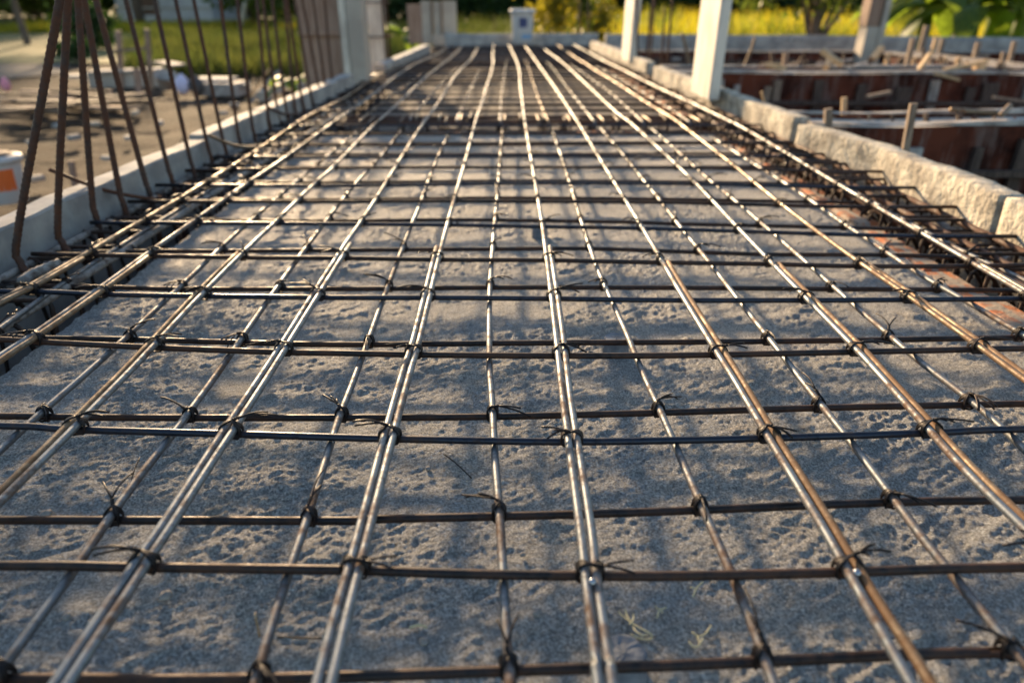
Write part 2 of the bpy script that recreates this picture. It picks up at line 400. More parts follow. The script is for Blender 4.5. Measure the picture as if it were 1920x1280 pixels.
# rough surfaced wall along a path (top edge inner line given), real thickness
def rough_wall(name, inner, thick, z0, mat, label, cat, group, amp=.004, side=1, seed=1, step=.02, topamp=None, smooth=True):
    # inner: list of Vector (x,y,ztop); side=+1: wall body lies towards +x of the inner line
    pts = []
    for a, b in zip(inner[:-1], inner[1:]):
        k = max(1, int((b-a).length/step)); pts += [a.lerp(b, i/k) for i in range(k)]
    pts.append(inner[-1]); rnd = np.random.default_rng(seed); n = len(pts)
    ta = amp if topamp is None else topamp
    t = np.array([p.y for p in pts]); tn = vnoise(t, t*0+seed, .12, seed)*ta+vnoise(t, t*0+seed, .035, seed+1)*ta*.5
    prof = [(0, None), (0, -.3), (0, .25), (0, .6), (0, .94), (.05, 1.0), (.5, 1.0), (.95, 1.0), (1, .94), (1, .4), (1, None)]
    mbx = MB(); v = []
    for i, p in enumerate(pts):
        for j, (u, h) in enumerate(prof):
            zt = p.z+tn[i]; z = z0 if h is None else (max(zt-(1-h)*.09, z0+.001*j) if h < 1 else zt)
            nx = (rnd.random()-.5)*amp*.35+float(vnoise(np.array([p.y*1.0]), np.array([j*.02+seed]), .03, seed+5)[0])*amp*.6+float(vnoise(np.array([p.y*1.0]), np.array([j*.02+seed]), .09, seed+7)[0])*amp*.8
            v.append((p.x+side*u*thick+nx, p.y, z+(rnd.random()-.5)*amp*.25))
    m = len(prof); f = []
    for i in range(n-1):
        for j in range(m-1): f.append((i*m+j, i*m+j+1, i*m+m+j+1, i*m+m+j) if side < 0 else (i*m+j, i*m+m+j, i*m+m+j+1, i*m+j+1))
    f.append(tuple(range(m)) if side > 0 else tuple(range(m-1, -1, -1))); f.append(tuple((n-1)*m+j for j in (range(m-1, -1, -1) if side > 0 else range(m))))
    mbx.add(v, f); c = inner[0]
    o = mbx.build(name, mat, None, amp > .003, (c.x, c.y, 0)); return tag(o, label, cat, group)
def V(x, y, z): return Vector((x, y, z))
G = 'cement kerbs along the slab edges'
def along(p0, p1, Y): t = (Y-p0.y)/(p1.y-p0.y); q = p0.lerp(p1, t); q.y = Y; return q
a, b = P(0, 427, .11), P(388, 262, .11)
rough_wall('cement_kerb', [along(a, b, .5), a, b], .06, GZ-.02, M['curb'], 'smooth pale cement kerb at left edge, nearest stretch beside the tall ribbed bars', 'kerb', G, .0022, -1, 2)
a, b = P(392, 252, .12), P(497, 208, .115)
rough_wall('cement_kerb', [a, b], .065, GZ-.02, M['curb'], 'short pale kerb block in the middle of the left edge, its near corner rounded', 'kerb', G, .0025, -1, 3)
a, b = P(503, 206, .115), P(662, 139, .115)
rough_wall('cement_kerb', [a, b], .065, GZ-.02, M['curb'], 'pale kerb stretch at left running up to the brown form panel', 'kerb', G, .0025, -1, 4)
a, b = P(722, 121, .10), P(806, 84, .12)
rough_wall('cement_kerb', [a, b], .07, GZ-.02, M['curb'], 'far left kerb stretch between the white post and the low far formwork', 'kerb', G, .0025, -1, 5)
a, b, c = P(1497, 232, .115), P(1650, 275, .115), P(1878, 370, .115)
rough_wall('cement_kerb', [a+(a-b)*.0, b, c][::-1], .06, GZ-.02, M['curbr'], 'lumpy sunlit kerb at right, the long stretch behind the dense stirrups', 'kerb', G, .0042, 1, 6, topamp=.005, step=.012)
d = along(b, c, .6)
rough_wall('cement_kerb', [d, c+(d-c).normalized()*.012], .06, GZ-.02, M['curbr'], 'nearest kerb block at the right picture edge, after a clean vertical joint', 'kerb', G, .0042, 1, 7)
a, b, c = P(1488, 222, .115), P(1400, 188, .115), P(1226, 125, .12)
rough_wall('cement_kerb', [a, b, c], .06, GZ-.02, M['curbr'], 'cream kerb at right running back past the tall nearer post', 'kerb', G, .005, 1, 8, topamp=.004, step=.015)
a, b = P(1212, 117, .12), P(1108, 77, .13)
rough_wall('cement_kerb', [a, b], .065, GZ-.02, M['curbr'], 'far cream kerb at right, beside the thinner farther post', 'kerb', G, .004, 1, 9)
# far kerb, two stretches, running across
def cross_wall(name, x0, x1, y, dy, z0, z1, mat, label, cat, group, amp=.004, seed=1, drop=0):
    mbx = MB(); n = max(4, int((x1-x0)/.05)); v = []; f = []; rnd = random.Random(seed)
    prof = [(0, 0), (0, .5), (.0, .93), (.12, 1), (.88, 1), (1, .93), (1, 0)]
    for i in range(n+1):
        x = x0+(x1-x0)*i/n; tz = float(vnoise(np.array([x]), np.array([seed*1.0]), .3, seed)[0])*amp
        for u, h in prof: v.append((x, y+dy*u+drop*i/n+(rnd.random()-.5)*amp*.4, z0+(z1+tz-z0)*h))
    m = len(prof)
    for i in range(n):
        for j in range(m-1): f.append((i*m+j, i*m+m+j, i*m+m+j+1, i*m+j+1))
    f.append(tuple(range(m))); f.append(tuple(n*m+j for j in range(m-1, -1, -1)))
    mbx.add(v, f); return tag(mbx.build(name, mat, None, True, (x0, y, 0)), label, cat, group)
cross_wall('cement_kerb', -.62, 1.0, 8.12, .07, GZ, .155, M['curb'], 'grey kerb closing the far end of the slab, behind the white pail', 'kerb', G, .004, 21)
cross_wall('cement_kerb', 1.08, 4.1, 8.12, .08, -.0, .15, M['curb'], 'blue-grey far kerb at right, between the thin post and the boxed column', 'kerb', G, .006, 22, drop=-.55)
cross_wall('cement_kerb', 4.15, 8.5, 7.5, .08, -.0, .15, M['curb'], 'blue-grey far kerb stretch below the banana plants', 'kerb', G, .006, 23, drop=-.9)

# brick edges of the slab
def brick_edge(x0, x1, y0, y1, label, seed, alongy=True):
    rnd = random.Random(seed); mbx = MB()
    if alongy:
        y = y0
        while y < y1:
            L = rnd.uniform(.13, .165); wd = (x1-x0)+rnd.uniform(-.008, .012)
            mbx.box(((x0+x1)/2+rnd.uniform(-.004, .004), y+L/2, -.17+rnd.uniform(-.006, .004)), (wd, L-.005, .35), rz=rnd.uniform(-.02, .02), bev=.006); y += L
    else:
        x = x0
        while x < x1:
            L = rnd.uniform(.13, .165); mbx.box((x+L/2, (y0+y1)/2, -.17+rnd.uniform(-.006, .004)), (L-.005, y1-y0, .35), bev=.006); x += L
    return tag(mbx.build('brick_wall', M['brick'], None, False, ((x0+x1)/2, y0, 0)), label, 'brick wall', 'brick edges of the slab')
brick_edge(.866, .92, .2, 2.95, 'orange brick edging along the right side of the near slab', 3)
brick_edge(-.72, .90, 2.965, 3.02, 'orange brick edging where the near slab ends at the cross trench', 4, False)
brick_edge(.845, .91, 3.27, 8.0, 'brick edging along the right side of the far slab, under the bars', 5)

# ------------------------------------------------------------------ lengthwise bars
L = {
0: [(821,82),(802,96),(776,111),(727,129),(701,144),(671,169),(641,187),(611,202),(577,217),(546,236),(463,300),(393,333),(343,372),(283,403),(233,433),(173,470),(67,530),(0,563),(-120,625)],
1: [(847,82),(829,99),(795,112),(765,127),(735,148),(709,171),(675,197),(641,217),(615,238),(530,300),(467,340),(427,370),(370,410),(287,467),(190,540),(67,623),(0,668),(-150,770)],
2: [(870,84),(851,105),(821,126),(791,150),(761,182),(727,212),(697,236),(633,310),(597,337),(563,370),(523,413),(460,467),(383,547),(300,637),(240,700),(160,780),(100,843),(0,940),(-110,1050)],
3: [(896,90),(887,111),(866,126),(847,150),(832,180),(812,208),(789,236),(750,300),(710,367),(680,413),(643,463),(590,547),(536,633),(493,700),(430,790),(377,873),(300,993),(257,1047),(207,1127),(173,1178),(100,1285)],
4: [(926,82),(924,105),(926,120),(921,139),(913,159),(906,189),(896,212),(891,234),(870,313),(853,367),(842,413),(827,463),(808,547),(787,640),(768,700),(740,803),(683,1033),(650,1150),(621,1280)],
5: [(953,82),(958,94),(969,112),(976,135),(974,154),(979,184),(982,214),(986,238),(998,310),(1007,360),(1017,417),(1023,470),(1032,533),(1043,633),(1052,733),(1063,797),(1073,887),(1090,1000),(1097,1073),(1117,1233),(1122,1285)],
6: [(982,84),(990,94),(1009,120),(1031,150),(1050,178),(1072,212),(1089,238),(1130,307),(1170,370),(1200,420),(1233,473),(1275,550),(1340,653),(1370,700),(1427,797),(1467,863),(1530,967),(1573,1037),(1630,1147),(1667,1207),(1710,1285)],
7: [(1012,84),(1024,97),(1057,116),(1072,135),(1102,159),(1129,187),(1159,214),(1189,236),(1280,317),(1330,370),(1377,420),(1437,483),(1507,553),(1600,650),(1650,700),(1733,797),(1800,873),(1863,935),(1920,988),(2010,1080)],
8: [(1042,82),(1084,111),(1100,120),(1119,135),(1141,146),(1171,165),(1201,186),(1231,204),(1261,221),(1284,238),(1370,307),(1413,340),(1460,380),(1527,430),(1603,487),(1687,543),(1820,637),(1920,710),(2060,815)],
9: [(1069,81),(1100,97),(1145,120),(1175,135),(1212,154),(1250,172),(1287,189),(1357,221),(1392,238),(1467,283),(1513,310),(1567,343),(1630,380),(1723,433),(1817,490),(1920,547),(2080,645)],
}
S_near = {
0: [(568,250),(520,277),(470,310),(410,345),(353,383),(230,457),(117,530),(0,617),(-130,710)],
1: [(668,250),(640,272),(600,303),(567,333),(507,380),(457,427),(417,460),(350,527),(247,623),(167,697),(83,767),(0,843),(-120,960)],
2: [(752,246),(726,280),(700,310),(673,337),(637,380),(607,423),(573,463),(520,540),(460,623),(410,700),(357,767),(327,813),(260,893),(213,957),(160,1040),(120,1095),(50,1190),(-5,1265)],
3: [(842,252),(830,275),(817,303),(803,340),(787,390),(773,417),(757,460),(730,530),(713,577),(693,630),(660,727),(633,783),(617,843),(587,940),(567,1000),(533,1093),(497,1217),(477,1285)],
4: [(942,248),(940,275),(938,303),(933,367),(927,417),(925,460),(918,530),(917,583),(918,683),(921,727),(923,773),(928,860),(935,940),(942,1033),(945,1110),(950,1200),(957,1285)],
5: [(1037,249),(1046,275),(1057,303),(1070,350),(1083,390),(1103,457),(1117,497),(1133,533),(1150,573),(1180,630),(1193,677),(1220,727),(1230,755),(1260,817),(1280,868),(1307,927),(1330,983),(1372,1073),(1413,1180),(1430,1220),(1452,1285)],
6: [(1125,240),(1152,270),(1180,303),(1207,340),(1243,380),(1280,433),(1307,463),(1337,500),(1357,527),(1393,573),(1433,623),(1473,673),(1513,727),(1580,807),(1613,853),(1667,920),(1720,1000),(1788,1077),(1830,1133),(1877,1190),(1950,1275)],
7: [(1218,238),(1255,270),(1293,303),(1330,340),(1377,373),(1420,413),(1480,463),(1540,517),(1613,583),(1663,623),(1710,667),(1753,700),(1812,743),(1867,790),(1920,840),(2020,940)],
8: [(1333,257),(1370,280),(1407,304),(1443,325),(1487,353),(1537,387),(1580,420),(1657,467),(1710,507),(1757,533),(1807,563),(1907,620),(2040,700)],
9: [(1420,262),(1490,295),(1553,330),(1607,363),(1673,400),(1733,435),(1820,479),(1920,525),(2080,600)],
}
S_far = {
0: [(760,133),(720,152),(682,176),(652,195),(621,217),(590,232)],
1: [(790,140),(763,159),(737,178),(705,202),(679,223)],
2: [(858,128),(836,148),(817,169),(793,197),(772,219)],
3: [(900,131),(885,161),(874,189),(858,221)],
4: [(951,112),(949,124),(942,159),(940,187),(938,223)],
5: [(985,114),(992,124),(999,154),(1009,184),(1026,223)],
6: [(1026,117),(1037,127),(1056,154),(1074,178),(1110,223)],
7: [(1068,121),(1084,131),(1119,154),(1145,174),(1171,197),(1199,223)],
8: [(1115,125),(1134,133),(1169,152),(1212,176),(1256,204),(1284,223)],
}
def sm(pts):                                        # gentle smoothing of the traced line in world x
    out = [pts[0].copy()]
    for i in range(1, len(pts)-1): out.append(Vector(((pts[i-1].x+pts[i+1].x)*.22+pts[i].x*.56, pts[i].y, pts[i].z)))
    return out+[pts[-1].copy()]
def lx(line, y):                                    # x of a lengthwise bar at distance y
    ys_ = [p.y for p in line]
    return float(np.interp(y, ys_[::-1], [p.x for p in line][::-1]))
def extend(pts, ymin):
    a, b = pts[-3], pts[-1]
    if b.y > ymin:
        t = (b.y-ymin)/(a.y-b.y); dx = (b.x-a.x)*t*.8; pts = pts+[Vector((b.x+dx*.5, (b.y+ymin)/2, b.z)), Vector((b.x+dx, ymin, b.z))]
    return pts
LW, SW = {}, {}
for i, pp in L.items(): LW[i] = extend(sm([P(x, y, ZL) for x, y in pp]), .02)
for i, pp in S_near.items(): SW[i] = extend(sm([P(x, y, ZS) for x, y in pp]), .02)
def make_bar(name, pts, r, mat, label, cat, group, n=10, sub=4, ribs=0):
    pts = crom(pts, sub); mbx = MB(); o = pts[-1].copy(); mbx.tube(pts, r, n, rib=ribs)
    ob = mbx.build(name, mat, None, True, (o.x, o.y, 0)); return tag(ob, label, cat, group)
lm = {0: 'gold', 1: 'steel', 2: 'steel', 3: 'steel', 4: 'steel', 5: 'steel', 6: 'steel', 7: 'steel', 8: 'gold', 9: 'steel'}
desc = {'gold': 'bronze-tinted', 'steel': 'pale', 'orange': 'rust-orange', 'steel_low': 'grey', 'dark': 'dark brown', 'blue': 'blue-black'}
for i, pts in LW.items():
    make_bar('reinforcing_bar', pts, RB, M[lm[i]], f'{desc[lm[i]]} smooth bar of the top layer, {ORD[i]} full-length one from the left', 'steel bar', 'long bars of the top layer')
# shorter lapped bars lying beside them, near half only
lap = {0: (1, 'gold', 482), 1: (1, 'gold', 480), 2: (-1, 'orange', 473), 3: (1, 'steel', 457), 4: (-1, 'steel', 463), 5: (1, 'steel', 463), 6: (1, 'orange', 493), 7: (1, 'orange', 497), 8: (1, 'orange', 497), 9: (1, 'gold', 495)}
LAPEND = {}
for i, (sg, mt, yend) in lap.items():
    src = LW[i]; yy = P(900, yend, ZL).y; LAPEND[i] = yy
    pts = [Vector((lx(src, yy)+sg*.0098, yy, ZL))]
    k = 0
    for p in src:
        if p.y < yy-.02:
            wob = .0006*math.sin(k*1.7+i)+.0098
            if i == 6 and p.y < .5: wob += (.5-p.y)*.03
            pts.append(Vector((p.x+sg*wob, p.y, ZL+.0003*math.sin(k+i)))); k += 1
    make_bar('reinforcing_bar', pts, RB, M[mt], f'shorter {desc[mt]} bar lapped against the {ORD[i]} long top bar from the left', 'steel bar', 'lapped bars in the near half')
for i, pts in SW.items():
    make_bar('reinforcing_bar', pts, RB, M['steel_low'], f'single grey bar of the lower layer on the near slab, {ORD[i]} from the left', 'steel bar', 'long bars of the lower layer')
for i, pp in S_far.items():
    pts = sm([P(x, y, ZS) for x, y in pp])
    a = pts[-1]; pts = pts+[Vector((a.x, a.y-.05, a.z)), Vector((a.x+.004, a.y-.075, a.z-.004)), Vector((a.x+.008, a.y-.085, a.z-.03))]
    make_bar('reinforcing_bar', pts, RB, M['gold' if i in (1, 5) else 'steel_low'], f'far lower-layer bar ending in a hook at the cross trench, {ORD[i]} from left', 'steel bar', 'long lower bars of the far slab', n=8)
# short hooked bar ends showing over the cross trench
for k, (x, y) in enumerate([(780,221),(823,221),(864,224),(947,224),(1010,225),(1069,226),(1131,226),(1219,227),(1312,227)]):
    a = P(x, y, .046); mbx = MB(); mbx.tube(crom([a+V(-.002, .16, -.004), a+V(0, .05, 0), a, a+V(.002, -.012, -.006), a+V(.002, -.016, -.03), a+V(.001, -.017, -.09)], 3), .0045, 8)
    tag(mbx.build('hooked_bar', M['gold'], None, True, (a.x, a.y, 0)), f'short bar end hooked down into the cross trench, {ORD[k]} from the left', 'steel bar', 'hooked bar ends at the cross trench')

# ------------------------------------------------------------------ crosswise bars
T = [
 [(0,1060),(247,1063),(640,1068),(860,1075),(1087,1079),(1280,1079),(1563,1073),(1920,1063)],
 [(0,798),(133,805),(413,813),(640,820),(757,823),(1053,828),(1280,825),(1413,822),(1727,812),(1920,804)],
 [(-10,636),(77,641),(300,652),(520,660),(640,662),(800,665),(1040,667),(1280,666),(1587,660),(1827,655),(1920,653)],
 [(83,547),(200,552),(377,555),(640,558),(807,558),(1037,560),(1273,563),(1500,563),(1693,562),(1920,560)],
 [(60,476),(290,480),(463,483),(640,484),(827,487),(1023,488),(1233,492),(1440,495),(1603,499),(1813,499),(1920,497)],
 [(170,417),(240,418),(520,419),(640,420),(853,422),(1017,425),(1200,428),(1527,438),(1727,443),(1920,443)],
 [(240,378),(523,378),(640,378),(853,377),(1173,379),(1280,380),(1553,387),(1813,388)],
 [(290,347),(640,348),(950,344),(1280,345),(1570,351),(1740,352)],
 [(333,320),(640,315),(960,314),(1280,315),(1513,320),(1690,322)],
]
U = [
 [(0,1272),(320,1274),(640,1268),(860,1260),(1100,1252),(1280,1246),(1500,1236),(1720,1226),(1890,1222),(1930,1222)],
 [(0,975),(213,975),(640,976),(703,973),(920,968),(1077,964),(1280,957),(1647,942),(1920,937)],
 [(0,780),(133,782),(347,783),(640,783),(917,781),(1217,774),(1520,765),(1800,759),(1920,757)],
 [(-20,630),(83,634),(233,636),(447,642),(640,646),(973,643),(1173,642),(1433,640),(1663,637),(1897,633),(1940,633)],
 [(83,536),(180,538),(333,542),(513,542),(730,541),(923,539),(1123,539),(1353,540),(1557,542),(1757,543),(1920,545)],
 [(90,474),(290,471),(413,471),(760,468),(927,467),(1103,466),(1280,472),(1440,477),(1660,478),(1813,483)],
 [(200,412),(640,414),(853,412),(1090,415),(1200,417),(1280,420),(1513,425),(1697,430)],
 [(260,374),(640,374),(960,371),(1280,374),(1600,380)],
 [(310,342),(640,342),(960,339),(1280,341),(1560,346)],
]
TW = [[P(x, y, ZT) for x, y in q] for q in T]
UW = [[P(x, y, ZU) for x, y in q] for q in U]
XL = [(-.98, 1.0)]*4+[(None, None)]*20
def xbar(q, xl, xr):
    q = list(q)
    if q[0].x > xl: q.insert(0, Vector((xl, q[0].y-(q[1].y-q[0].y)*.3, q[0].z)))
    if q[-1].x < xr: q.append(Vector((xr, q[-1].y+.002, q[-1].z)))
    return q
tm = ['dark', 'blue', 'dark', 'blue', 'dark', 'blue', 'dark', 'blue', 'dark']
for j, q in enumerate(TW):
    TW[j] = q = xbar(q, -.93+.02*random.random(), .97+.06*random.random())
    make_bar('reinforcing_bar', q, RB, M[tm[j]], f'{desc[tm[j]]} cross bar under the paired long bars, {ORD[j]} upper one from the camera', 'steel bar', 'cross bars of the top layer')
for j, q in enumerate(UW):
    UW[j] = q = xbar(q, -.90+.02*random.random(), .86+.06*random.random())
    make_bar('reinforcing_bar', q, RB, M['dark'], f'dark brown cross bar under the single grey bars, {ORD[j]} lower one from the camera', 'steel bar', 'cross bars of the lower layer')
# farther crosswise bars, generated at the same spacing
yT = TW[-1][4].y; yU = UW[-1][3].y
k = 0
def far_bar(Y, z, xl, xr, mat, label, group):
    pts = [Vector((xl+(xr-xl)*t, Y+.006*math.sin(3.3*t+Y*9)+random.uniform(-.004, .004), z+(random.uniform(-.001, .002) if z > .05 else 0))) for t in (0, .25, .5, .75, 1)]
    make_bar('reinforcing_bar', pts, RB, M[mat], label, 'steel bar', group, n=8, sub=3)
    return pts
Y = yT+.205
while Y < 8.02:
    if not (2.98 < Y < 3.22):
        conv = .10*min(1, max(0, (Y-2.2)/5))
        q = far_bar(Y, ZT, -.93+conv*1.4+random.uniform(-.02, .02), .97-conv+random.uniform(-.02, .03), 'dark' if k % 3 else 'blue', f'thin distant cross bar of the upper layer, {ordw(k)} of the far run', 'far cross bars of the top layer')
        if Y < 2.9: TW.append(q)
        k += 1
    Y += random.uniform(.185, .215)
Y = yU+.2; k = 0
while Y < 8.0:
    if not (2.95 < Y < 3.25):
        conv = .10*min(1, max(0, (Y-2.2)/5))
        q = far_bar(Y, ZU, -.88+conv*1.4, .88-conv, 'dark', f'thin distant cross bar of the lower layer, {ordw(k)} of the far run', 'far cross bars of the lower layer')
        if Y < 2.9: UW.append(q)
        k += 1
    Y += random.uniform(.19, .21)

# ------------------------------------------------------------------ tie wires
def tie_mesh(name, w, seed):
    # w: half width of the lengthwise pack; origin at the crossing, z=0 at the lengthwise bar's axis, crosswise axis 9 mm below
    rnd = random.Random(seed); mbx = MB(); r = .0012; zb = -.009; q = RB+r
    def j(s=.0006): return rnd.uniform(-s, s)
    tw = Vector((rnd.uniform(-.3, .3)*w, rnd.uniform(.002, .005), q+.0012))
    wl, wr = w+r, w+r
    for m_ in range(2):
        for off in (0, .0018, -.0016):
            s = 1 if m_ == 0 else -1
            pts = [tw+V(j(), j(), 0), V(-wl*.6, s*(.001+off)+j(), q-.0002), V(-wl-.0003, s*(.003+off), .0005), V(-wl-.0002+j(), s*(q+.0003), zb+.001), V(-wl*.7, s*(q*.75), zb-q*.72), V(-wl*.4, 0, zb-q-.0002), V(0, 0, zb-q-.0004),
                   V(wr*.4, -s*.001, zb-q-.0002), V(wr*.7, -s*(q*.75), zb-q*.72), V(wr+.0002, -s*(q+.0003), zb+.001), V(wr+.0003, -s*(.003+off), .0005), V(wr*.6, -s*(.001+off)+j(), q-.0002), tw+V(j(), j(), .0005)]
            mbx.tube(crom(pts, 3), r, 6)
    # twisted stub
    ang = rnd.choice([-.35, -.1, .2, 2.6, 3.3, -.6, -1.6, 3.9]) if w > .008 else rnd.uniform(0, 6.28)
    d = Vector((math.cos(ang), math.sin(ang), rnd.uniform(.1, .5))).normalized(); n = d.cross(V(0, 0, 1)).normalized(); b = n.cross(d)
    L0 = rnd.uniform(.005, .010)
    for ph in (0, math.pi):
        pts = [tw+d*(t/12*L0)+(n*math.cos(ph+t*.9)+b*math.sin(ph+t*.9))*.0010 for t in range(13)]
        mbx.tube(pts, r, 6)
    base = tw+d*L0
    for k in range(rnd.choice([2, 3, 4])):
        ln = rnd.uniform(.012, .046)*(1.0 if k < 2 else .75); sp = rnd.uniform(-.4, .4); dd = (d+n*sp+V(0, 0, rnd.uniform(-.25, .2))).normalized()
        pts = [base]; p = base.copy(); g = V(0, 0, -1)*rnd.uniform(.10, .34)+n*rnd.uniform(-.14, .14)
        for t in range(7): dd = (dd+g*.35).normalized(); p = p+dd*(ln/7); p.z = max(p.z, -.055); pts.append(p.copy())
        mbx.tube(pts, r*rnd.choice([1, 1, .85]), 5)
    return mbx.mesh(name, M['wire'], True)
TD = [tie_mesh('wire_tie', .0098, 100+i) for i in range(14)]
TS = [tie_mesh('wire_tie', .0047, 200+i) for i in range(18)]
def ty(line, x): return float(np.interp(x, [p.x for p in line], [p.y for p in line]))
def cross(ll, tt):
    y = tt[len(tt)//2].y
    for _ in range(12): x = lx(ll, y); y = ty(tt, x)
    return x, y
rnd = random.Random(5)
def put(me, x, y, z, label, group):
    o = bpy.data.objects.new('wire_tie', me); o.location = (x, y, z); o.scale = (rnd.choice([1, 1, -1]), rnd.choice([1, 1, -1]), 1); o.rotation_euler = (0, 0, rnd.uniform(-.12, .12))
    COL.objects.link(o); tag(o, label, 'wire tie', group)
for j, tt in enumerate(TW):
    for i, ll in LW.items():
        x, y = cross(ll, tt)
        if y < .1 or x < tt[0].x or x > tt[-1].x or y < ll[-1].y: continue
        dbl = y < LAPEND[i]-.01
        if dbl: x += lap[i][0]*.0049
        if j > 1 and rnd.random() < .06: continue
        put(rnd.choice(TD if dbl else TS), x, y, ZL, f'wire tie joining the {ORD[i]} long top bar from left to {ORD[j]} upper cross bar', 'wire ties of the top layer')
for j, tt in enumerate(UW):
    for i, ll in SW.items():
        x, y = cross(ll, tt)
        if y < .1 or x < tt[0].x or x > tt[-1].x: continue
        if j > 2 and rnd.random() < .1: continue
        put(rnd.choice(TS), x, y, ZS, f'wire tie joining the {ORD[i]} single grey bar from left to {ORD[j]} lower cross bar', 'wire ties of the lower layer')

# ------------------------------------------------------------------ cages in the trenches
def cage(label, x0, x1, y0, y1, zt, zb, sp, seed, alongy=True, nlong=3, conv=0., loc=None, ribmat='ribbed'):
    rnd = random.Random(seed)
    root = empty('rebar_cage', (x0 if alongy else (x0+x1)/2, y0, zt), label, 'rebar cage', 'rebar cages in the trenches')
    inv = Vector(root.location)
    def b(name, mbx, mat): o = mbx.build(name, M[mat], root, True, None); o.matrix_parent_inverse.identity(); o.location = -inv; return o
    t = (y0 if alongy else x0)
    while t < (y1 if alongy else x1):
        dz = rnd.uniform(-.020, .008); lean = rnd.uniform(-.05, .05); s = conv*(t-y0)/max(.01, (y1-y0))
        ex = rnd.uniform(-.02, .008)
        def q(u, z, k=0): return V(x0+s+(x1-x0+ex)*u, t+lean*(zt-z)*4+k, z+dz) if alongy else V(t+lean*(zt-z)*4+k, y0+(y1-y0)*u, z+dz)
        c = rnd.uniform(.10, .20)
        pts = [q(.30, zt-.055, .012), q(.12, zt-.02, .008), q(.0, zt-.006, .004), q(c*.6, zt, 0), q(.5, zt, 0), q(1-c, zt, 0), q(1, zt-.012, 0), q(1, (zt+zb)/2, 0), q(1, zb+.012, 0), q(1-c, zb, 0), q(c, zb, 0), q(0, zb+.012, 0), q(0, (zt+zb)/2, 0), q(0, zt-.012, -.004), q(c, zt-.002, -.006), q(.32, zt-.04, -.010)]
        mbx = MB(); mbx.tube(crom(pts, 2), .0042, 6); b('stirrup', mbx, 'cage'); t += sp*rnd.uniform(.8, 1.2)
    for (u, z) in [(.08, zt-.012), (.92, zt-.012), (.5, zt-.015), (.1, zb+.012), (.9, zb+.012), (.5, zb+.012)][:nlong+3]:
        n = 9; pts = []
        for i in range(n):
            a = i/(n-1); s = conv*a
            if alongy: pts.append(V(x0+s+(x1-x0)*u+rnd.uniform(-.004, .004), y0-.05+(y1-y0+.1)*a, z+rnd.uniform(-.003, .003)))
            else: pts.append(V(x0-.03+(x1-x0+.06)*a, y0+(y1-y0)*u+rnd.uniform(-.004, .004), z+rnd.uniform(-.003, .003)))
        mbx = MB(); mbx.tube(pts, .0075 if z > 0 else .006, 8, rib=(.008 if z > 0 else 0)); b('ribbed_bar', mbx, ribmat if z > 0 else 'cage')
    return root
cage('open rebar cage in the left trench, its dusty ribbed bars half hidden by the mat', -.965, -.80, .75, 4.5, .048, -.23, .095, 11, conv=.115, ribmat='ribdust')
cage('dense dark rebar cage in the right trench beside the lumpy kerb', .938, 1.095, .9, 3.35, .05, -.20, .046, 12, conv=-.10)
cage('rebar cage in the right trench farther back, past the tall nearer post', .875, .955, 3.45, 8.0, .045, -.20, .12, 13, conv=-.02)
cage('rebar cage lying crosswise between the near slab and the far slab', -.78, .86, 3.05, 3.22, .047, -.20, .11, 14, alongy=False)
# loose ribbed offcuts that show between the right stirrups
for k, ((xa, ya), (xb, yb), z) in enumerate([((1752,414),(1792,440),.03), ((1855,468),(1890,490),.03), ((1640,352),(1672,372),.03)]):
    mbx = MB(); a, b_ = P(xa, ya, z), P(xb, yb, z-.01); mbx.tube([a, b_], .0095, 10, rib=.009)
    tag(mbx.build('rebar_offcut', M['ribdust'], None, True, (a.x, a.y, 0)), ['thick ribbed offcut between stirrups right of the long bars, middle one', 'thick ribbed offcut nearest the right picture edge', 'thick ribbed offcut farthest back between the right stirrups'][k], 'steel bar', 'ribbed offcuts in the right cage')
# white plaster crusted ribbed bar at the left edge
mbx = MB(); mbx.tube([P(40, 530, .05), P(62, 514, .055), P(112, 494, .06)], .010, 10, rib=.012)
a = P(40, 530, .05); tag(mbx.build('rebar_offcut', M['ribdust'], None, True, (a.x, a.y, 0)), 'cement-whitened ribbed bar end poking out at the left picture edge', 'steel bar', None)

# ------------------------------------------------------------------ upright starter bars at the left
starters = [((27,470),(107,0)), ((107,434),(123,0)), ((174,395),(147,0)), ((226,372),(160,0)), ((275,351),(180,0)), ((318,328),(235,0)), ((358,308),(290,0)), ((392,288),(330,0)), ((420,274),(362,0)), ((447,258),(411,0)),
            ((474,247),(444,0)), ((503,226),(484,0)), ((521,218),(495,0)), ((537,212),(510,0)), ((553,206),(531,0)), ((568,199),(536,0)), ((585,190),(553,0)), ((600,178),(569,0)), ((611,172),(588,0)), ((624,164),(607,0))]
for k, ((bx, by), (tx, t_y)) in enumerate(starters):
    a = P(bx, by, .076); t = PY(tx, t_y, a.y+.01); d = (t-a)
    hgt = 1.25+.12*math.sin(k*2.3); sc = hgt/d.z
    mid = a+d*(sc*.4)+V(.004*math.sin(k), .01*math.cos(k*1.3), 0)
    pts = [a+V(.10, -.04, -.052), a+V(.03, -.012, -.050), a+V(.004, 0, -.022), a+d*.12, mid, a+d*(sc*.75), a+d*sc]
    if k > 1: pts = [a+V(.004, 0, -.24)]+pts[2:]
    mbx = MB(); mbx.tube(crom(pts, 4), .0068 if k < 5 else .0060, 10 if k < 7 else 8, rib=.011 if k < 9 else .018)
    kind = 'blue-grey' if k in (1, 2) else 'rust-brown'
    tag(mbx.build('starter_bar', M['ribbed'], None, True, (a.x, a.y, 0)), f'tall {kind} ribbed bar standing at the left kerb, {ORD[k]} from the camera', 'steel bar', 'upright starter bars along the left kerb')
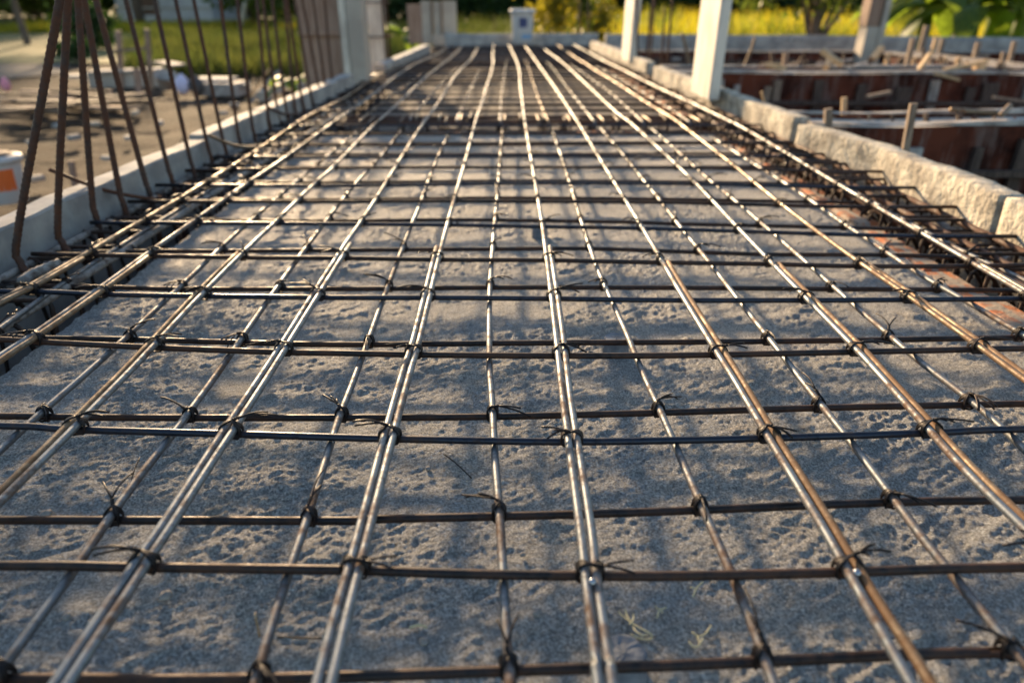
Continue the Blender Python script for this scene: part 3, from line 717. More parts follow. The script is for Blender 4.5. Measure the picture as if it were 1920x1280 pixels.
# loose rods crossing the left kerb
for (pa, pb, z0, z1, r, m_, lab) in [((92,318),(285,373), .16, .055, .0045, 'ribbed', 'thin loose rod lying over the left kerb toward the mat'), ((392,254),(478,276), .13, .06, .005, 'gold', 'thin bright loose rod over the kerb block in the middle of the left edge'), ((500,200),(560,214), .13, .06, .0045, 'ribbed', 'thin loose rod over the far left kerb, by the upright bars')]:
    a, b_ = P(*pa, z0), P(*pb, z1); mbx = MB(); mbx.tube(crom([a, a.lerp(b_, .5)+V(0, 0, -.012), b_, b_+V(.02, .004, .004)], 4), r, 8)
    tag(mbx.build('loose_rod', M[m_], None, True, (a.x, a.y, 0)), lab, 'steel rod', 'loose rods over the left kerb')

# ------------------------------------------------------------------ spacers, debris
def spacer(x, y, label, r=.019, h=.029):
    a = P(x, y, h-.0); mbx = MB(); mbx.lathe([(r*1.12, -.004), (r*1.06, h*.4), (r*1.01, h-.004), (r*.97, h-.001), (r*.9, h), (r*.5, h-.001), (0.0001, h-.0005)], (a.x, a.y, 0), 22)
    rr = random.Random(int(x)); mbx.v = [(p+rr.uniform(-.0007, .0007), q+rr.uniform(-.0007, .0007), t+rr.uniform(-.0005, .0005)) for p, q, t in mbx.v]
    tag(mbx.build('spacer_block', M['spacer'], None, False, (a.x, a.y, 0)), label, 'spacer block', 'round mortar spacer blocks')
spacer(1156, 632, 'round grey mortar spacer under the mat right of centre, in the middle distance')
spacer(1170, 1222, 'round grey mortar spacer at the bottom edge under the paired centre bars', r=.019, h=.027)
spacer(1012, 424, 'round grey mortar spacer far back beside the fifth pair of bars', r=.017)
def wire(pp, label, r=.0009, z=.006, mat='wire', cat='wire', name='wire_scrap'):
    pts = [P(x, y, z+(zz if zz else 0)) for x, y, *q in pp for zz in [q[0] if q else 0]]
    mbx = MB(); mbx.tube(crom(pts, 4), r, 6); a = pts[0]; return tag(mbx.build(name, M[mat], None, True, (a.x, a.y, 0)), label, cat)
wire([(832, 851), (850, 864), (868, 880), (884, 896)], 'short dark wire scrap lying loose on the cement left of centre')
wire([(245, 908, .0), (252, 880), (262, 858)], 'thin curved wire scrap on the cement at lower left')
wire([(520, 1193), (570, 1195), (625, 1197)], 'straight dark wire scrap near the bottom edge, left of centre')
mbx = MB()
for pp in ([(1160, 1147), (1185, 1168), (1210, 1182), (1222, 1190), (1218, 1198), (1200, 1196), (1183, 1188)], [(1183, 1163), (1190, 1180), (1203, 1190), (1213, 1190)], [(1188, 1150), (1187, 1162), (1180, 1170)], [(1172, 1142), (1177, 1156), (1186, 1166)]):
    mbx.tube(crom([P(x, y, .006+.004*math.sin(i)) for i, (x, y) in enumerate(pp)], 4), .0008, 6)
a = P(1190, 1170, 0); tag(mbx.build('root_scrap', M['fibre'], None, True, (a.x, a.y, 0)), 'pale branching root fibre on the cement at bottom centre', 'root', 'root fibres on the cement')
mbx = MB()
for pp in ([(1228, 1136), (1236, 1142), (1250, 1138)], [(1236, 1142), (1232, 1158)], [(1236, 1142), (1243, 1148)]):
    mbx.tube(crom([P(x, y, .006) for x, y in pp], 3), .0007, 6)
a = P(1236, 1142, 0); tag(mbx.build('root_scrap', M['fibre'], None, True, (a.x, a.y, 0)), 'tiny pale root fork right beside the branching root fibre', 'root', 'root fibres on the cement')
mbx = MB()
for pp in ([(1298, 1184), (1308, 1192), (1322, 1188), (1333, 1172)], [(1308, 1192), (1312, 1208), (1300, 1212), (1292, 1202)], [(1312, 1208), (1318, 1196)]):
    mbx.tube(crom([P(x, y, .006) for x, y in pp], 3), .0008, 6)
a = P(1310, 1192, 0); tag(mbx.build('root_scrap', M['fibre'], None, True, (a.x, a.y, 0)), 'yellow-green curled root tuft at lower right of centre', 'root', 'root fibres on the cement')
mbx = MB()
for pp in ([(1318, 1090), (1305, 1103), (1300, 1118)], [(1305, 1103), (1295, 1100)]):
    mbx.tube(crom([P(x, y, .006) for x, y in pp], 3), .0008, 6)
a = P(1305, 1103, 0); tag(mbx.build('root_scrap', M['fibre'], None, True, (a.x, a.y, 0)), 'small pale root fork below the nearest upper cross bar, right of centre', 'root', 'root fibres on the cement')
wire([(768, 1176), (780, 1172), (792, 1172), (800, 1176)], 'small curved pale wood sliver at the bottom, left of centre', .0012, .005, 'fibre', 'splinter', 'wood_sliver')
wire([(478, 1150, .04), (487, 1192, .012)], 'upright straw-coloured splinter beside a bar at bottom left', .0011, .006, 'woodl', 'splinter', 'wood_sliver')
def pebble(x, y, r, label, mat='stone'):
    a = P(x, y, .003); mbx = MB(); rr = random.Random(int(x*7+y)); v = []; f = []
    n, m_ = 9, 5
    for i in range(m_+1):
        ph = math.pi*i/m_
        for k in range(n):
            th = 2*math.pi*k/n; q = r*(1+rr.uniform(-.22, .22)); v.append((a.x+q*math.sin(ph)*math.cos(th), a.y+q*math.sin(ph)*math.sin(th), a.z+q*.6*math.cos(ph)))
    for i in range(m_):
        for k in range(n): j = (k+1) % n; f.append((i*n+k, i*n+n+k, i*n+n+j, i*n+j))
    mbx.add(v, f); tag(mbx.build('pebble', M[mat], None, True, (a.x, a.y, 0)), label, 'pebble', 'pebbles on the cement')
for x, y, r, l in [(803, 878, .0035, 'white pebble between the fourth pair of bars and the loose wire scrap'), (895, 1004, .0032, 'small white pebble left of the centre bar, below its long wire tail'), (795, 1202, .0045, 'pinkish pebble near the bottom edge below the pale sliver'), (1007, 1150, .0045, 'pebble between the centre bar and the bright paired bars, near the bottom'), (998, 886, .003, 'tiny pale pebble above the second lower cross bar, right of centre'),
                   (86, 962, .006, 'pale chip on the cement at the left edge, above the second lower cross bar'), (126, 1155, .0042, 'white pebble at bottom left between dark bars'), (1743, 861, .0035, 'white pebble on the cement at right, between rusty bars'), (1563, 1260, .004, 'brownish pebble at the bottom edge, right of centre'), (332, 847, .003, 'dark speck of a pebble in the left middle foreground'), (310, 1115, .006, 'flat pale flake on the cement at lower left'), (980, 1039, .003, 'rusty orange crumb right of the centre bar'), (1468, 875, .003, 'tiny pebble beside the sixth pair of bars')]:
    pebble(x, y, r, l)
# bright blobs of metal caught between the paired bars
for (x, y, lab) in ((1111, 1090, 'shiny silver metal blob between the bright centre pair of bars'), (1607, 1073, 'glossy dark metal blob between the rusty right-hand pair')):
    a = P(x, y, ZL+.004); mbx = MB(); mbx.lathe([(.0001, -.006), (.003, -.005), (.0038, -.001), (.0032, .0018), (.0015, .0030), (.0001, .0032)], (a.x, a.y, a.z), 12)
    tag(mbx.build('metal_blob', M['bead'], None, True, (a.x, a.y, 0)), lab, 'metal blob')

# ------------------------------------------------------------------ posts and columns
def post(name, label, cat, x0, x1, y0, y1, z0, z1, mat, lean=0, group=None, leany=0):
    mbx = MB(); n = 6; cx, cy = (x0+x1)/2, (y0+y1)/2; hx, hy = (x1-x0)/2, (y1-y0)/2; v = []; b_ = .006
    for i in range(n+1):
        z = z0+(z1-z0)*i/n; ox = lean*(z-z0); oy = leany*(z-z0)
        for p in ((-hx+b_, -hy), (hx-b_, -hy), (hx, -hy+b_), (hx, hy-b_), (hx-b_, hy), (-hx+b_, hy), (-hx, hy-b_), (-hx, -hy+b_)): v.append((cx+ox+p[0], cy+oy+p[1], z))
    f = [tuple(range(7, -1, -1)), tuple(range(n*8, n*8+8))]
    for i in range(n):
        for k in range(8): j = (k+1) % 8; f.append((i*8+k, i*8+j, i*8+8+j, i*8+8+k))
    mbx.add(v, f); o = mbx.build(name, mat, None, False, (cx, cy, z0))
    return tag(o, label, cat, group) if label else o
a = P(1330, 178, .11)
post('concrete_post', 'tall cream concrete post on the right kerb, the nearer and wider one', 'post', a.x+.004, a.x+.052, a.y+.02, a.y+.37, .085, 2.6, M['col'], lean=.018, group='cream concrete posts on the right kerb')
a = P(1179, 119, .08)
post('concrete_post', 'cream concrete post on the right kerb, the farther and thinner one', 'post', a.x+.004, a.x+.056, a.y+.02, a.y+.40, .085, 2.6, M['col'], lean=.02, group='cream concrete posts on the right kerb')

def parent_at(o, root):
    o.parent = root; o.location = Vector(o.location)-Vector(root.location)
# left form panel group
c = P(645, 138, .09); root = empty('form_panel', (c.x, c.y, .0), 'brown form panel with pale timber edge standing behind the upright bars at left', 'form panel')
x0 = PY(562, 60, c.y+.05).x; xr = PY(641, 60, c.y+.05).x
o = post('panel_board', None, None, x0, xr, c.y+.03, c.y+.05, GZ, .60, M['colb']); parent_at(o, root)
xe = PY(652, 60, c.y).x
o = post('timber_edge', None, None, xr+.002, xe, c.y-.01, c.y+.06, .03, .62, M['col']); parent_at(o, root)
o = post('cross_rail', None, None, x0, xr-.002, c.y+.004, c.y+.028, .30, .325, M['colb']); parent_at(o, root)
xg = PY(682, 60, c.y).x
post('concrete_column', 'beige concrete column face right of the brown form panel at left', 'column', xe+.004, xg, c.y-.02, c.y+.14, -.02, .62, M['colg'])
c2 = P(705, 123, .06); x0, x1 = PY(690, 60, c2.y).x, PY(719, 60, c2.y).x
root = empty('caged_column', ((x0+x1)/2, c2.y, 0), 'white narrow column with rusty bars and ties around it at left', 'column')
o = post('column_core', None, None, x0, x1, c2.y, c2.y+.12, -.02, .62, M['col']); parent_at(o, root)
for x_, y_ in ((x0-.014, -.02), (x0-.030, .05), (x1+.012, -.02), (x1+.028, .05)):
    mbx = MB(); mbx.tube([V(x_, c2.y+y_, -.02), V(x_-.004, c2.y+y_, .5), V(x_+.003, c2.y+y_, 1.1)], .008, 8)
    o = mbx.build('upright_bar', M['ribbed'], None, True, (x_, c2.y, 0)); parent_at(o, root)
for z in (.25, .47, .66, .80, .95):
    mbx = MB(); mbx.tube([V(x0-.036, c2.y-.032, z), V(x1+.034, c2.y-.032, z), V(x1+.034, c2.y+.15, z), V(x0-.036, c2.y+.15, z), V(x0-.036, c2.y-.032, z)], .005, 6)
    o = mbx.build('tie_hoop', M['ribbed'], None, True, (x0, c2.y, z)); parent_at(o, root)
# low far formwork
c3 = P(810, 79, .05); Y3 = c3.y
root = empty('column_formwork', (c3.x, Y3, 0), 'low boxed column formwork of brown and white boards at the far left corner', 'formwork')
for (xa, xb, ya, yb, mt) in ((766, 790, 8, 76, 'colb'), (792, 809, 2, 72, 'colg'), (814, 827, 3, 72, 'colg'), (831, 855, 2, 72, 'colg')):
    p0, p1 = PY(xa, yb, Y3), PY(xb, ya, Y3); o = post('form_board', None, None, p0.x, p1.x, Y3, Y3+.03, .03, p1.z, M[mt]); parent_at(o, root)
for xm in (811, 829):
    p0 = PY(xm, 60, Y3-.02); mbx = MB(); mbx.bar((p0.x, Y3-.012, .12), (p0.x, Y3-.012, .47), .022, .02); o = mbx.build('batten', M['wood'], None, False, (p0.x, Y3, 0)); parent_at(o, root)
p0, p1 = PY(812, 80, Y3-.1), PY(857, 62, Y3-.1); o = post('base_block', None, None, p0.x, p1.x, Y3-.10, Y3-.03, .0, .125, M['colg']); parent_at(o, root)
# boxed column at the right
c4 = P(1634, 88, .09)
root = empty('boxed_column', (c4.x, c4.y, 0), 'column boxed in brown boards with a pale edge strip, right of the forked tree', 'column')
xa, xb, xc = PY(1618, 80, c4.y).x, PY(1641, 80, c4.y).x, PY(1652, 80, c4.y).x
for (p, q, dy, mt, z0, z1, nm) in ((xa, xb, 0, 'colb', .26, 2.4, 'front_board'), (xa, xb, 0.004, 'colg', -.35, .258, 'concrete_base'), (xb+.002, xc, -.006, 'colg', -.35, 2.4, 'edge_strip')):
    o = post(nm, None, None, p, q, c4.y+dy, c4.y+dy+.17, z0, z1, M[mt], lean=.028); parent_at(o, root)

# thin upright bars seen at the right beyond the kerb
rods = [((1211,128),(1222,0),.012,'ribbed'), ((1219,124),(1227,0),.010,'ribbed'), ((1240,120),(1246,14),.010,'ribbed'), ((1250,124),(1260,0),.010,'ribbed'), ((1196,128),(1194,0),.010,'ribbed'), ((1085,78),(1087,0),.012,'cage'), ((1103,78),(1104,0),.012,'cage'), ((1155,80),(1157,30),.008,'cage'), ((927,64),(927,30),.008,'ribbed'), ((1293,126),(1279,62),.014,'gold'), ((1397,122),(1416,70),.013,'gold'), ((1368,78),(1374,20),.010,'cage')]
for k, ((bx, by), (tx, t_y), r, mt) in enumerate(rods):
    z0 = .05; a = P(bx, by, z0); t = PY(tx, t_y, a.y); d = t-a
    if t_y == 0: d = d*(1.5/d.z)
    mbx = MB(); mbx.tube(crom([a-d.normalized()*.25, a, a+d*.5+V(.004, 0, 0), a+d], 4), r*.8, 8)
    tag(mbx.build('steel_rod', M[mt], None, True, (a.x, a.y, 0)), f'thin rusty rod standing beyond the right kerb, {ORD[k]} of the scattered uprights', 'steel rod', 'scattered thin uprights at the back')

# ------------------------------------------------------------------ beam formwork on the right
def beam_form(label, x0, x1, y0, y1, zt, seed, drop=0., group='beam forms in the right-hand pits', fill=True, battens=True, zb=GZ-.05, y_skew=0.):
    rnd = random.Random(seed); root = empty('beam_formwork', (x0, y0, 0), label, 'formwork', group)
    def wav(name, ya, yb, z0, z1, mat, amp=.006, toprim=True):
        mbx = MB(); n = int((x1-x0)/.08)+2; v = []
        for i in range(n+1):
            x = x0+(x1-x0)*i/n; s = y_skew*i/n; tz = zt_(x, z1, amp)
            v += [(x, ya+s, z0), (x, ya+s, tz), (x, yb+s, tz), (x, yb+s, z0)]
        f = [(0, 1, 2, 3), (n*4+3, n*4+2, n*4+1, n*4)]
        for i in range(n):
            for j in range(4): k = (j+1) % 4; f.append((i*4+j, i*4+4+j, i*4+4+k, i*4+k))
        mbx.add(v, f); o = mbx.build(name, mat, None, False, (x0, y0, 0)); parent_at(o, root); return o
    def zt_(x, z1, amp): return z1+float(vnoise(np.array([x]), np.array([seed*.7]), .35, seed)[0])*amp-drop*(x-x0)
    wav('front_panel', y0, y0+.018, zb, zt-.004, M['ply'])
    wav('front_top_edge', y0-.008, y0+.035, zt, zt+.012, M['woodw'], .010)
    wav('back_panel', y1-.018, y1, zb, zt, M['ply'])
    wav('back_top_edge', y1-.03, y1+.004, zt+.004, zt+.014, M['woodw'], .008)
    if fill: wav('concrete_fill', y0+.037, y1-.032, zt-.12, zt-.010, M['colg'], .006)
    if battens:
        x = x0+rnd.uniform(.05, .3)
        while x < x1-.1:
            s = y_skew*(x-x0)/(x1-x0); wd = rnd.choice([.03, .04, .05, .09]); mt = rnd.choice(['woodd', 'woodd', 'woodd', 'wood', 'woodw'])
            mbx = MB(); mbx.bar((x, y0-.020+s, zb), (x+rnd.uniform(-.02, .02), y0-.020+s, zt-.03-rnd.uniform(0, .05)), .022, wd, up=(1, 0, 0)); o = mbx.build('batten', M[mt], None, False, (x, y0, 0)); parent_at(o, root)
            x += rnd.uniform(.06, .26)
        for zz in (-.06, -.24):
            mbx = MB(); mbx.bar((x0, y0-.045, zz), (x1, y0-.045+y_skew, zz-drop*(x1-x0)), .026, .022); o = mbx.build('rail', M['woodd'], None, False, (x0, y0, 0)); parent_at(o, root)
    return root
a, b_, c = P(1495, 236, .10), P(1920, 246, .10), P(1500, 214, .10)
beam_form('nearest red-brown beam form at right, its white wavy top edge level with the kerb end', 1.08, 5.2, a.y, c.y, .10, 41)
a2, c2_ = P(1500, 137, .10), P(1500, 126, .10)
beam_form('middle beam form at right with many battens, crossing behind the tall post', 1.0, 7.0, a2.y, c2_.y, .10, 42, y_skew=-.25)
beam_form('low red-brown beam form under the far grey kerb at right', .98, 8.0, 7.35, 7.45, .03, 43, fill=False, y_skew=-.5)
# a form running away between the middle form and the far kerb
p, q = P(1663, 99, .10), P(1915, 128, .10)
root = empty('beam_formwork', (p.x, p.y, 0), 'beam form running diagonally toward the banana plants, orange-lit stakes in front', 'formwork', 'beam forms in the right-hand pits')
for nm, dx, z0, z1, mt, th in (('side_panel', 0, GZ, .09, 'ply', .02), ('top_edge', -.006, .092, .108, 'woodw', .04), ('far_panel', .20, GZ, .09, 'ply', .02), ('far_top_edge', .194, .092, .108, 'woodw', .04)):
    mbx = MB(); mbx.bar((p.x+dx, p.y, (z0+z1)/2), (q.x+dx+.1, q.y-.5, (z0+z1)/2), th, z1-z0); o = mbx.build(nm, M[mt], None, False, (p.x, p.y, 0)); parent_at(o, root)
# stakes and loose timber (photo points: foot, head), distance of the foot plane
def stake(fx, fy, hx, hy, zf, wpx, mat, label, dY=0, cat='timber stake', name='timber_stake', down=.3):
    a = P(fx, fy, zf); t = PY(hx, hy, a.y+dY); d = (t-a).normalized(); zc = a.y*.9+.22
    mbx = MB(); wd = wpx*zc/F; a0 = a-d*down if down else a
    mbx.bar(a0, t, wd, wd*.7); return tag(mbx.build(name, M[mat], None, False, tuple(a0)), label, cat, 'stakes and loose timber in the pits')
stake(1697, 283, 1713, 194, .10, 12, 'wood', 'stout leaning stake right behind the lumpy kerb')
stake(1552, 236, 1553, 204, .10, 13, 'wood', 'stubby stake at the near end of the nearest beam form', down=.2)
stake(1582, 206, 1583, 183, .10, 9, 'woodl', 'small orange stub on the back edge of the nearest beam form', down=.1)
stake(1687, 285, 1685, 273, .0, 8, 'woodl', 'tiny pale stub beside the stout leaning stake', down=.1)
stake(1466, 188, 1467, 170, -.1, 10, 'woodl', 'short orange peg in the pit right of the tall post', down=.1)
stake(1470, 130, 1474, 100, .08, 9, 'wood', 'dark peg against the middle form near its left end', down=.3)
stake(1369, 160, 1371, 138, .0, 8, 'woodl', 'small orange peg just right of the tall cream post', down=.2)
stake(1432, 186, 1428, 172, .05, 5, 'woodl', 'pale round peg head at the kerb corner', down=.1)
stake(1700, 127, 1713, 72, .10, 9, 'wood', 'tall dark stake on the middle form under the banana plants', down=.3)
stake(1727, 90, 1738, 48, .12, 9, 'wood', 'dark post rising before the yellow grass, left of the banana plants', down=.3)
stake(1723, 131, 1750, 93, .10, 9, 'woodl', 'crooked tan stick leaning up to the right on the middle form', down=.0, cat='stick', name='timber_stick')
stake(1750, 93, 1756, 72, .17, 8, 'woodl', 'upper piece of the crooked tan stick', down=.0, cat='stick', name='timber_stick')
stake(1763, 96, 1769, 73, .11, 8, 'wood', 'stubby stake on the diagonal form, left of the lit banana leaf', down=.2)
stake(1828, 108, 1835, 80, .11, 9, 'wood', 'stake on the diagonal form under the yellow banana leaf', down=.2)
stake(1878, 122, 1882, 98, .10, 7, 'wood', 'stake near the right end of the diagonal form, shorter', down=.2)
stake(1894, 112, 1903, 78, .12, 8, 'wood', 'rightmost leaning stake below the banana leaves', down=.2)
for k, (fx, hx, m_) in enumerate([(1664, 1664, 'woodl'), (1713, 1714, 'woodl'), (1769, 1769, 'woodl'), (1797, 1797, 'woodl'), (1745, 1747, 'wood'), (1690, 1690, 'wood')]):
    stake(fx, 130 if k != 0 else 118, hx, 108 if k else 102, .08, 9, m_, f'short lit upright peg between middle and diagonal forms, {ORD[k]} of the row', down=.2)
stake(1834, 139, 1836, 121, .08, 18, 'woodl', 'wide orange-lit block standing between the forms at right', down=.1)
def stick(p0, p1, z0, z1, w_, h_, mat, label, rib=False):
    a, b_ = P(*p0, z0), PY(*p1, P(*p0, z0).y+.1); mbx = MB()
    if rib: mbx.tube([a, b_], w_, 8, rib=.014)
    else: mbx.bar(a, b_, w_, h_)
    tag(mbx.build('loose_timber' if not rib else 'rebar_offcut', M[mat], None, rib, tuple(a)), label, 'timber offcut' if not rib else 'steel bar', 'stakes and loose timber in the pits')
stick((1578, 122), (1542, 96), .14, 0, .035, .03, 'woodl', 'bright tan batten leaning left above the middle form')
stick((1548, 128), (1555, 112), .11, 0, .03, .03, 'woodl', 'thin strut propping the bright tan batten')
stick((1440, 121), (1470, 129), .13, 0, .03, .03, 'woodl', 'pale short offcut lying on the middle form at its left')
stick((1636, 112), (1653, 90), .10, 0, .04, .03, 'woodl', 'tan batten leaning at the foot of the boxed column')
stick((1756, 139), (1795, 150), .11, 0, .035, .015, 'woodl', 'flat tan slat poking forward over the middle form')
stick((1771, 131), (1850, 115), .12, 0, .03, .02, 'woodl', 'long orange-lit batten slanting between the two forms')
stick((1783, 206), (1880, 213), .13, 0, .010, 0, 'gold', 'orange ribbed bar lying behind the nearest beam form at right', True)
stick((1878, 216), (1893, 199), .13, 0, .010, 0, 'gold', 'bent-up end of the orange ribbed bar at right', True)
stick((1480, 75), (1500, 77), .16, 0, .04, .02, 'woodw', 'pale scrap of board on the far grey kerb, left of the forked tree')

rq = random.Random(31)
for k in range(18):
    fx = 1400+k*29+rq.uniform(-9, 9); up = rq.uniform(14, 46); m_ = rq.choice(['woodd', 'woodd', 'wood', 'cage', 'ribbed'])
    stake(fx, 140+(fx-1400)*.03, fx+rq.uniform(-7, 12), 136-up, .02, rq.choice([4, 5, 7]), m_, f'thin dark upright standing at the middle beam form, {ORD[k]} from the left', down=.25)
for k in range(10):
    fx = 1560+k*38+rq.uniform(-12, 12); up = rq.uniform(6, 26)
    stake(fx, 250+(fx-1500)*.03, fx+rq.uniform(-6, 6), 236-up, .03, rq.choice([4, 6, 9]), rq.choice(['woodd', 'wood', 'ribbed']), f'dark stub at the front of the nearest beam form, {ORD[k]} from the left', down=.2)
for k in range(9):
    x_ = 1420+k*55+rq.uniform(-15, 15); y_ = rq.choice([112, 120, 128, 182, 196])
    stick((x_, y_), (x_+rq.uniform(25, 70), y_+rq.uniform(-14, 10)), rq.uniform(.02, .12), 0, rq.uniform(.015, .035), .015, rq.choice(['woodl', 'wood', 'wood', 'woodw']), f'slanting scrap batten among the beam forms, {ORD[k]} from the left')

# ------------------------------------------------------------------ pails
def pail(loc, r, h, label, stripe=None):
    root = empty('plastic_pail', loc, label, 'pail'); x, y, z = loc
    mbx = MB(); mbx.lathe([(r*.84, 0), (r*.87, h*.02), (r, h*.86), (r, h*.9)], (0, 0, 0), 32); o = mbx.build('body', M['white'], root, True)
    mbx = MB(); mbx.lathe([(r*1.02, h*.865), (r*1.14, h*.87), (r*1.14, h*.95), (r*1.10, h*.99), (r*.95, h)], (0, 0, 0), 32); mbx.build('lid', M['white'], root, True)
    return root
a = P(979, 82, .06)
pr = pail((a.x, a.y-.13, .067), .117, .325, 'white lidded pail with a blue printed mark standing at the far kerb')
def patch(root, r0, r1, z0, z1, a0, a1, mat, name, e=.0015):
    mbx = MB(); n = 10; v = []
    for i in range(n+1):
        t = a0+(a1-a0)*i/n
        v += [((r0+e)*math.sin(t), -(r0+e)*math.cos(t), z0), ((r1+e)*math.sin(t), -(r1+e)*math.cos(t), z1)]
    mbx.add(v, [(2*i, 2*i+2, 2*i+3, 2*i+1) for i in range(n)]); return mbx.build(name, M[mat], root, True)
patch(pr, .1105, .1135, .155, .247, -.35, .42, 'bluep', 'printed_mark')
patch(pr, .1050, .1075, .05, .09, -.1, 1.0, 'lightbluep', 'printed_stripe')
a = P(-6, 388, GZ+.02)
pr = pail((a.x-.01, a.y+.1, GZ+.02), .092, .205, 'white open pail with a large orange label on the soil at the left edge')
patch(pr, .0825, .0895, .06, .155, -.2, 1.2, 'orangep', 'label_panel')
mbx = MB(); mbx.lathe([(.0001, .212), (.03, .218), (.06, .217), (.075, .204)], (0, 0, 0), 20, cap=False); mbx.build('filling', M['wood'], pr, True)

# ------------------------------------------------------------------ things on the soil at the left
def gobj(x, y, z=GZ+.02): return P(x, y, z)
# timber pile: individual planks
rnd = random.Random(9)
pl = 0
for k in range(38):
    x_ = rnd.uniform(45, 225); y_ = rnd.uniform(170, 205); a = gobj(x_, y_, GZ+.03+rnd.uniform(0, .10)); ln = rnd.uniform(.25, .75); an = rnd.uniform(-.35, .35)
    mbx = MB(); mbx.box((0, 0, 0), (ln, rnd.uniform(.03, .07), rnd.uniform(.012, .025)), bev=.003)
    o = mbx.build('timber_plank', M[rnd.choice(['wood', 'woodd', 'woodd', 'colb'])]); o.location = a; o.rotation_euler = (0, rnd.uniform(-.06, .06), an)
    tag(o, 'weathered brown plank lying in the scrap timber pile on the soil at left', 'plank', 'planks of the scrap timber pile')
# brick stack with pale sheets on top
def slab_item(name, px, py, z, w_, d_, h_, mat, label, cat, rz=0, rx=0, ry=0, group=None):
    a = P(px, py, z); mbx = MB(); mbx.box((0, 0, h_/2), (w_, d_, h_), bev=.006); o = mbx.build(name, M[mat]); o.location = a; o.rotation_euler = (rx, ry, rz); return tag(o, label, cat, group)
slab_item('block_stack', 245, 162, GZ, .72, .25, .15, 'colg', 'low stack of grey blocks under a white sheet, left background', 'block stack', rz=.15)
slab_item('white_sheet', 238, 134, GZ+.155, .70, .20, .02, 'sheet', 'long white sheet lying on the grey block stack', 'sheet', rz=.18, ry=-.03)
slab_item('white_sheet', 318, 121, GZ+.17, .30, .2, .02, 'woodw', 'bent pale sheet behind the grey block stack', 'sheet', rz=-.4, ry=.1)
slab_item('grey_sheet', 150, 146, GZ+.08, .25, .2, .03, 'colg', 'small grey-blue sheet at the left end of the block stack', 'sheet', rz=.1)
# tilted white tub
a = gobj(306, 172); mbx = MB(); mbx.lathe([(.05, 0), (.065, .01), (.10, .14), (.108, .145), (.10, .14), (.06, .02)], (0, 0, 0), 24)
o = mbx.build('plastic_tub', M['sheet'], None, True); o.location = a+V(0, .1, .02); o.rotation_euler = (.35, .25, 0); tag(o, 'white tub tipped on the soil beside the lavender bag', 'tub')
slab_item('block_stack', 418, 178, GZ, .45, .3, .12, 'woodw', 'stack of pale boards on the soil, behind the upright bars', 'block stack', rz=-.1)
slab_item('white_sheet', 402, 150, GZ+.125, .38, .26, .02, 'sheet', 'white sheet on top of the pale board stack', 'sheet', rz=-.08)
slab_item('white_sheet', 448, 160, GZ+.09, .18, .18, .02, 'sheet', 'smaller white sheet slipping off the pale board stack', 'sheet', rz=.3)
for k, (x_, y_) in enumerate([(520, 175), (535, 165), (560, 172), (575, 168), (498, 190)]):
    slab_item('foam_block', x_, y_, GZ+.02, .10, .09, .09, 'sheet' if k % 2 else 'colg', f'pale block on the soil behind the far left kerb, {ORD[k]} from the left' if k < 4 else 'pale block nearest the left kerb bars', 'block', rz=k*.7, group='pale blocks behind the far left kerb')
# lavender bag and dark bag
def sack(px, py, sx, sy, sz, mat, label, seed):
    a = gobj(px, py); rr = random.Random(seed); mbx = MB(); v = []; f = []; n, m_ = 16, 10
    for i in range(m_+1):
        ph = math.pi*i/m_; nar = 1-.55*max(0, math.cos(ph))**1.5
        for k in range(n):
            th = 2*math.pi*k/n; q = 1+.08*math.sin(3*th+seed)+rr.uniform(-.05, .05); v.append((sx*q*nar*math.sin(ph)*math.cos(th), sy*q*nar*math.sin(ph)*math.sin(th), sz*(1+math.cos(ph))))
    for i in range(m_):
        for k in range(n): j = (k+1) % n; f.append((i*n+k, i*n+n+k, i*n+n+j, i*n+j))
    mbx.add(v, f); o = mbx.build('plastic_sack', M[mat], None, True); o.location = a; return tag(o, label, 'sack')
sack(346, 178, .068, .06, .095, 'lavender', 'lavender-white tied bag on the soil at left', 3)
sack(372, 178, .075, .07, .09, 'cloth', 'dark bag leaning behind the lavender bag', 4)
sack(14, 172, .045, .04, .07, 'pink', 'pink cloth bundle at the left picture edge', 5)
sack(1, 200, .05, .05, .045, 'sheet', 'white bag at the very left edge below the pink bundle', 6)
# short posts on the soil
for (fx, fy, hx, hy, wpx, mt, lab) in [(145, 370, 133, 302, 11, 'colb', 'short brown stake just outside the near left kerb'), (262, 180, 256, 128, 11, 'colb', 'reddish brown stake beside the block stack'), (228, 165, 222, 58, 9, 'colb', 'tall thin brown post in the left background'), (284, 170, 275, 55, 9, 'wood', 'tall thin dark post joined by a rail, left background'), (333, 277, 347, 250, 6, 'woodl', 'thin light stick leaning behind the near kerb'), (470, 192, 522, 134, 9, 'woodw', 'pale plank leaning behind the upright bars'), (460, 190, 505, 130, 5, 'woodl', 'thin batten leaning beside the pale plank'), (148, 118, 145, 96, 9, 'bark', 'slim stem under the small round shrub')]:
    a = P(fx, fy, GZ); t = PY(hx, hy, a.y+.02); zc = a.y*.9; wd = wpx*zc/F; mbx = MB(); mbx.bar(a, t, wd, wd*.7)
    tag(mbx.build('timber_stake', M[mt], None, False, tuple(a)), lab, 'timber stake', 'stakes on the soil at left')
a, b_ = PY(212, 97, P(228, 165, GZ).y), PY(278, 90, P(284, 170, GZ).y); mbx = MB(); mbx.bar(a, b_, .03, .03); tag(mbx.build('timber_rail', M['wood'], None, False, tuple(a)), 'thin rail tied between the two tall thin posts at left', 'rail')
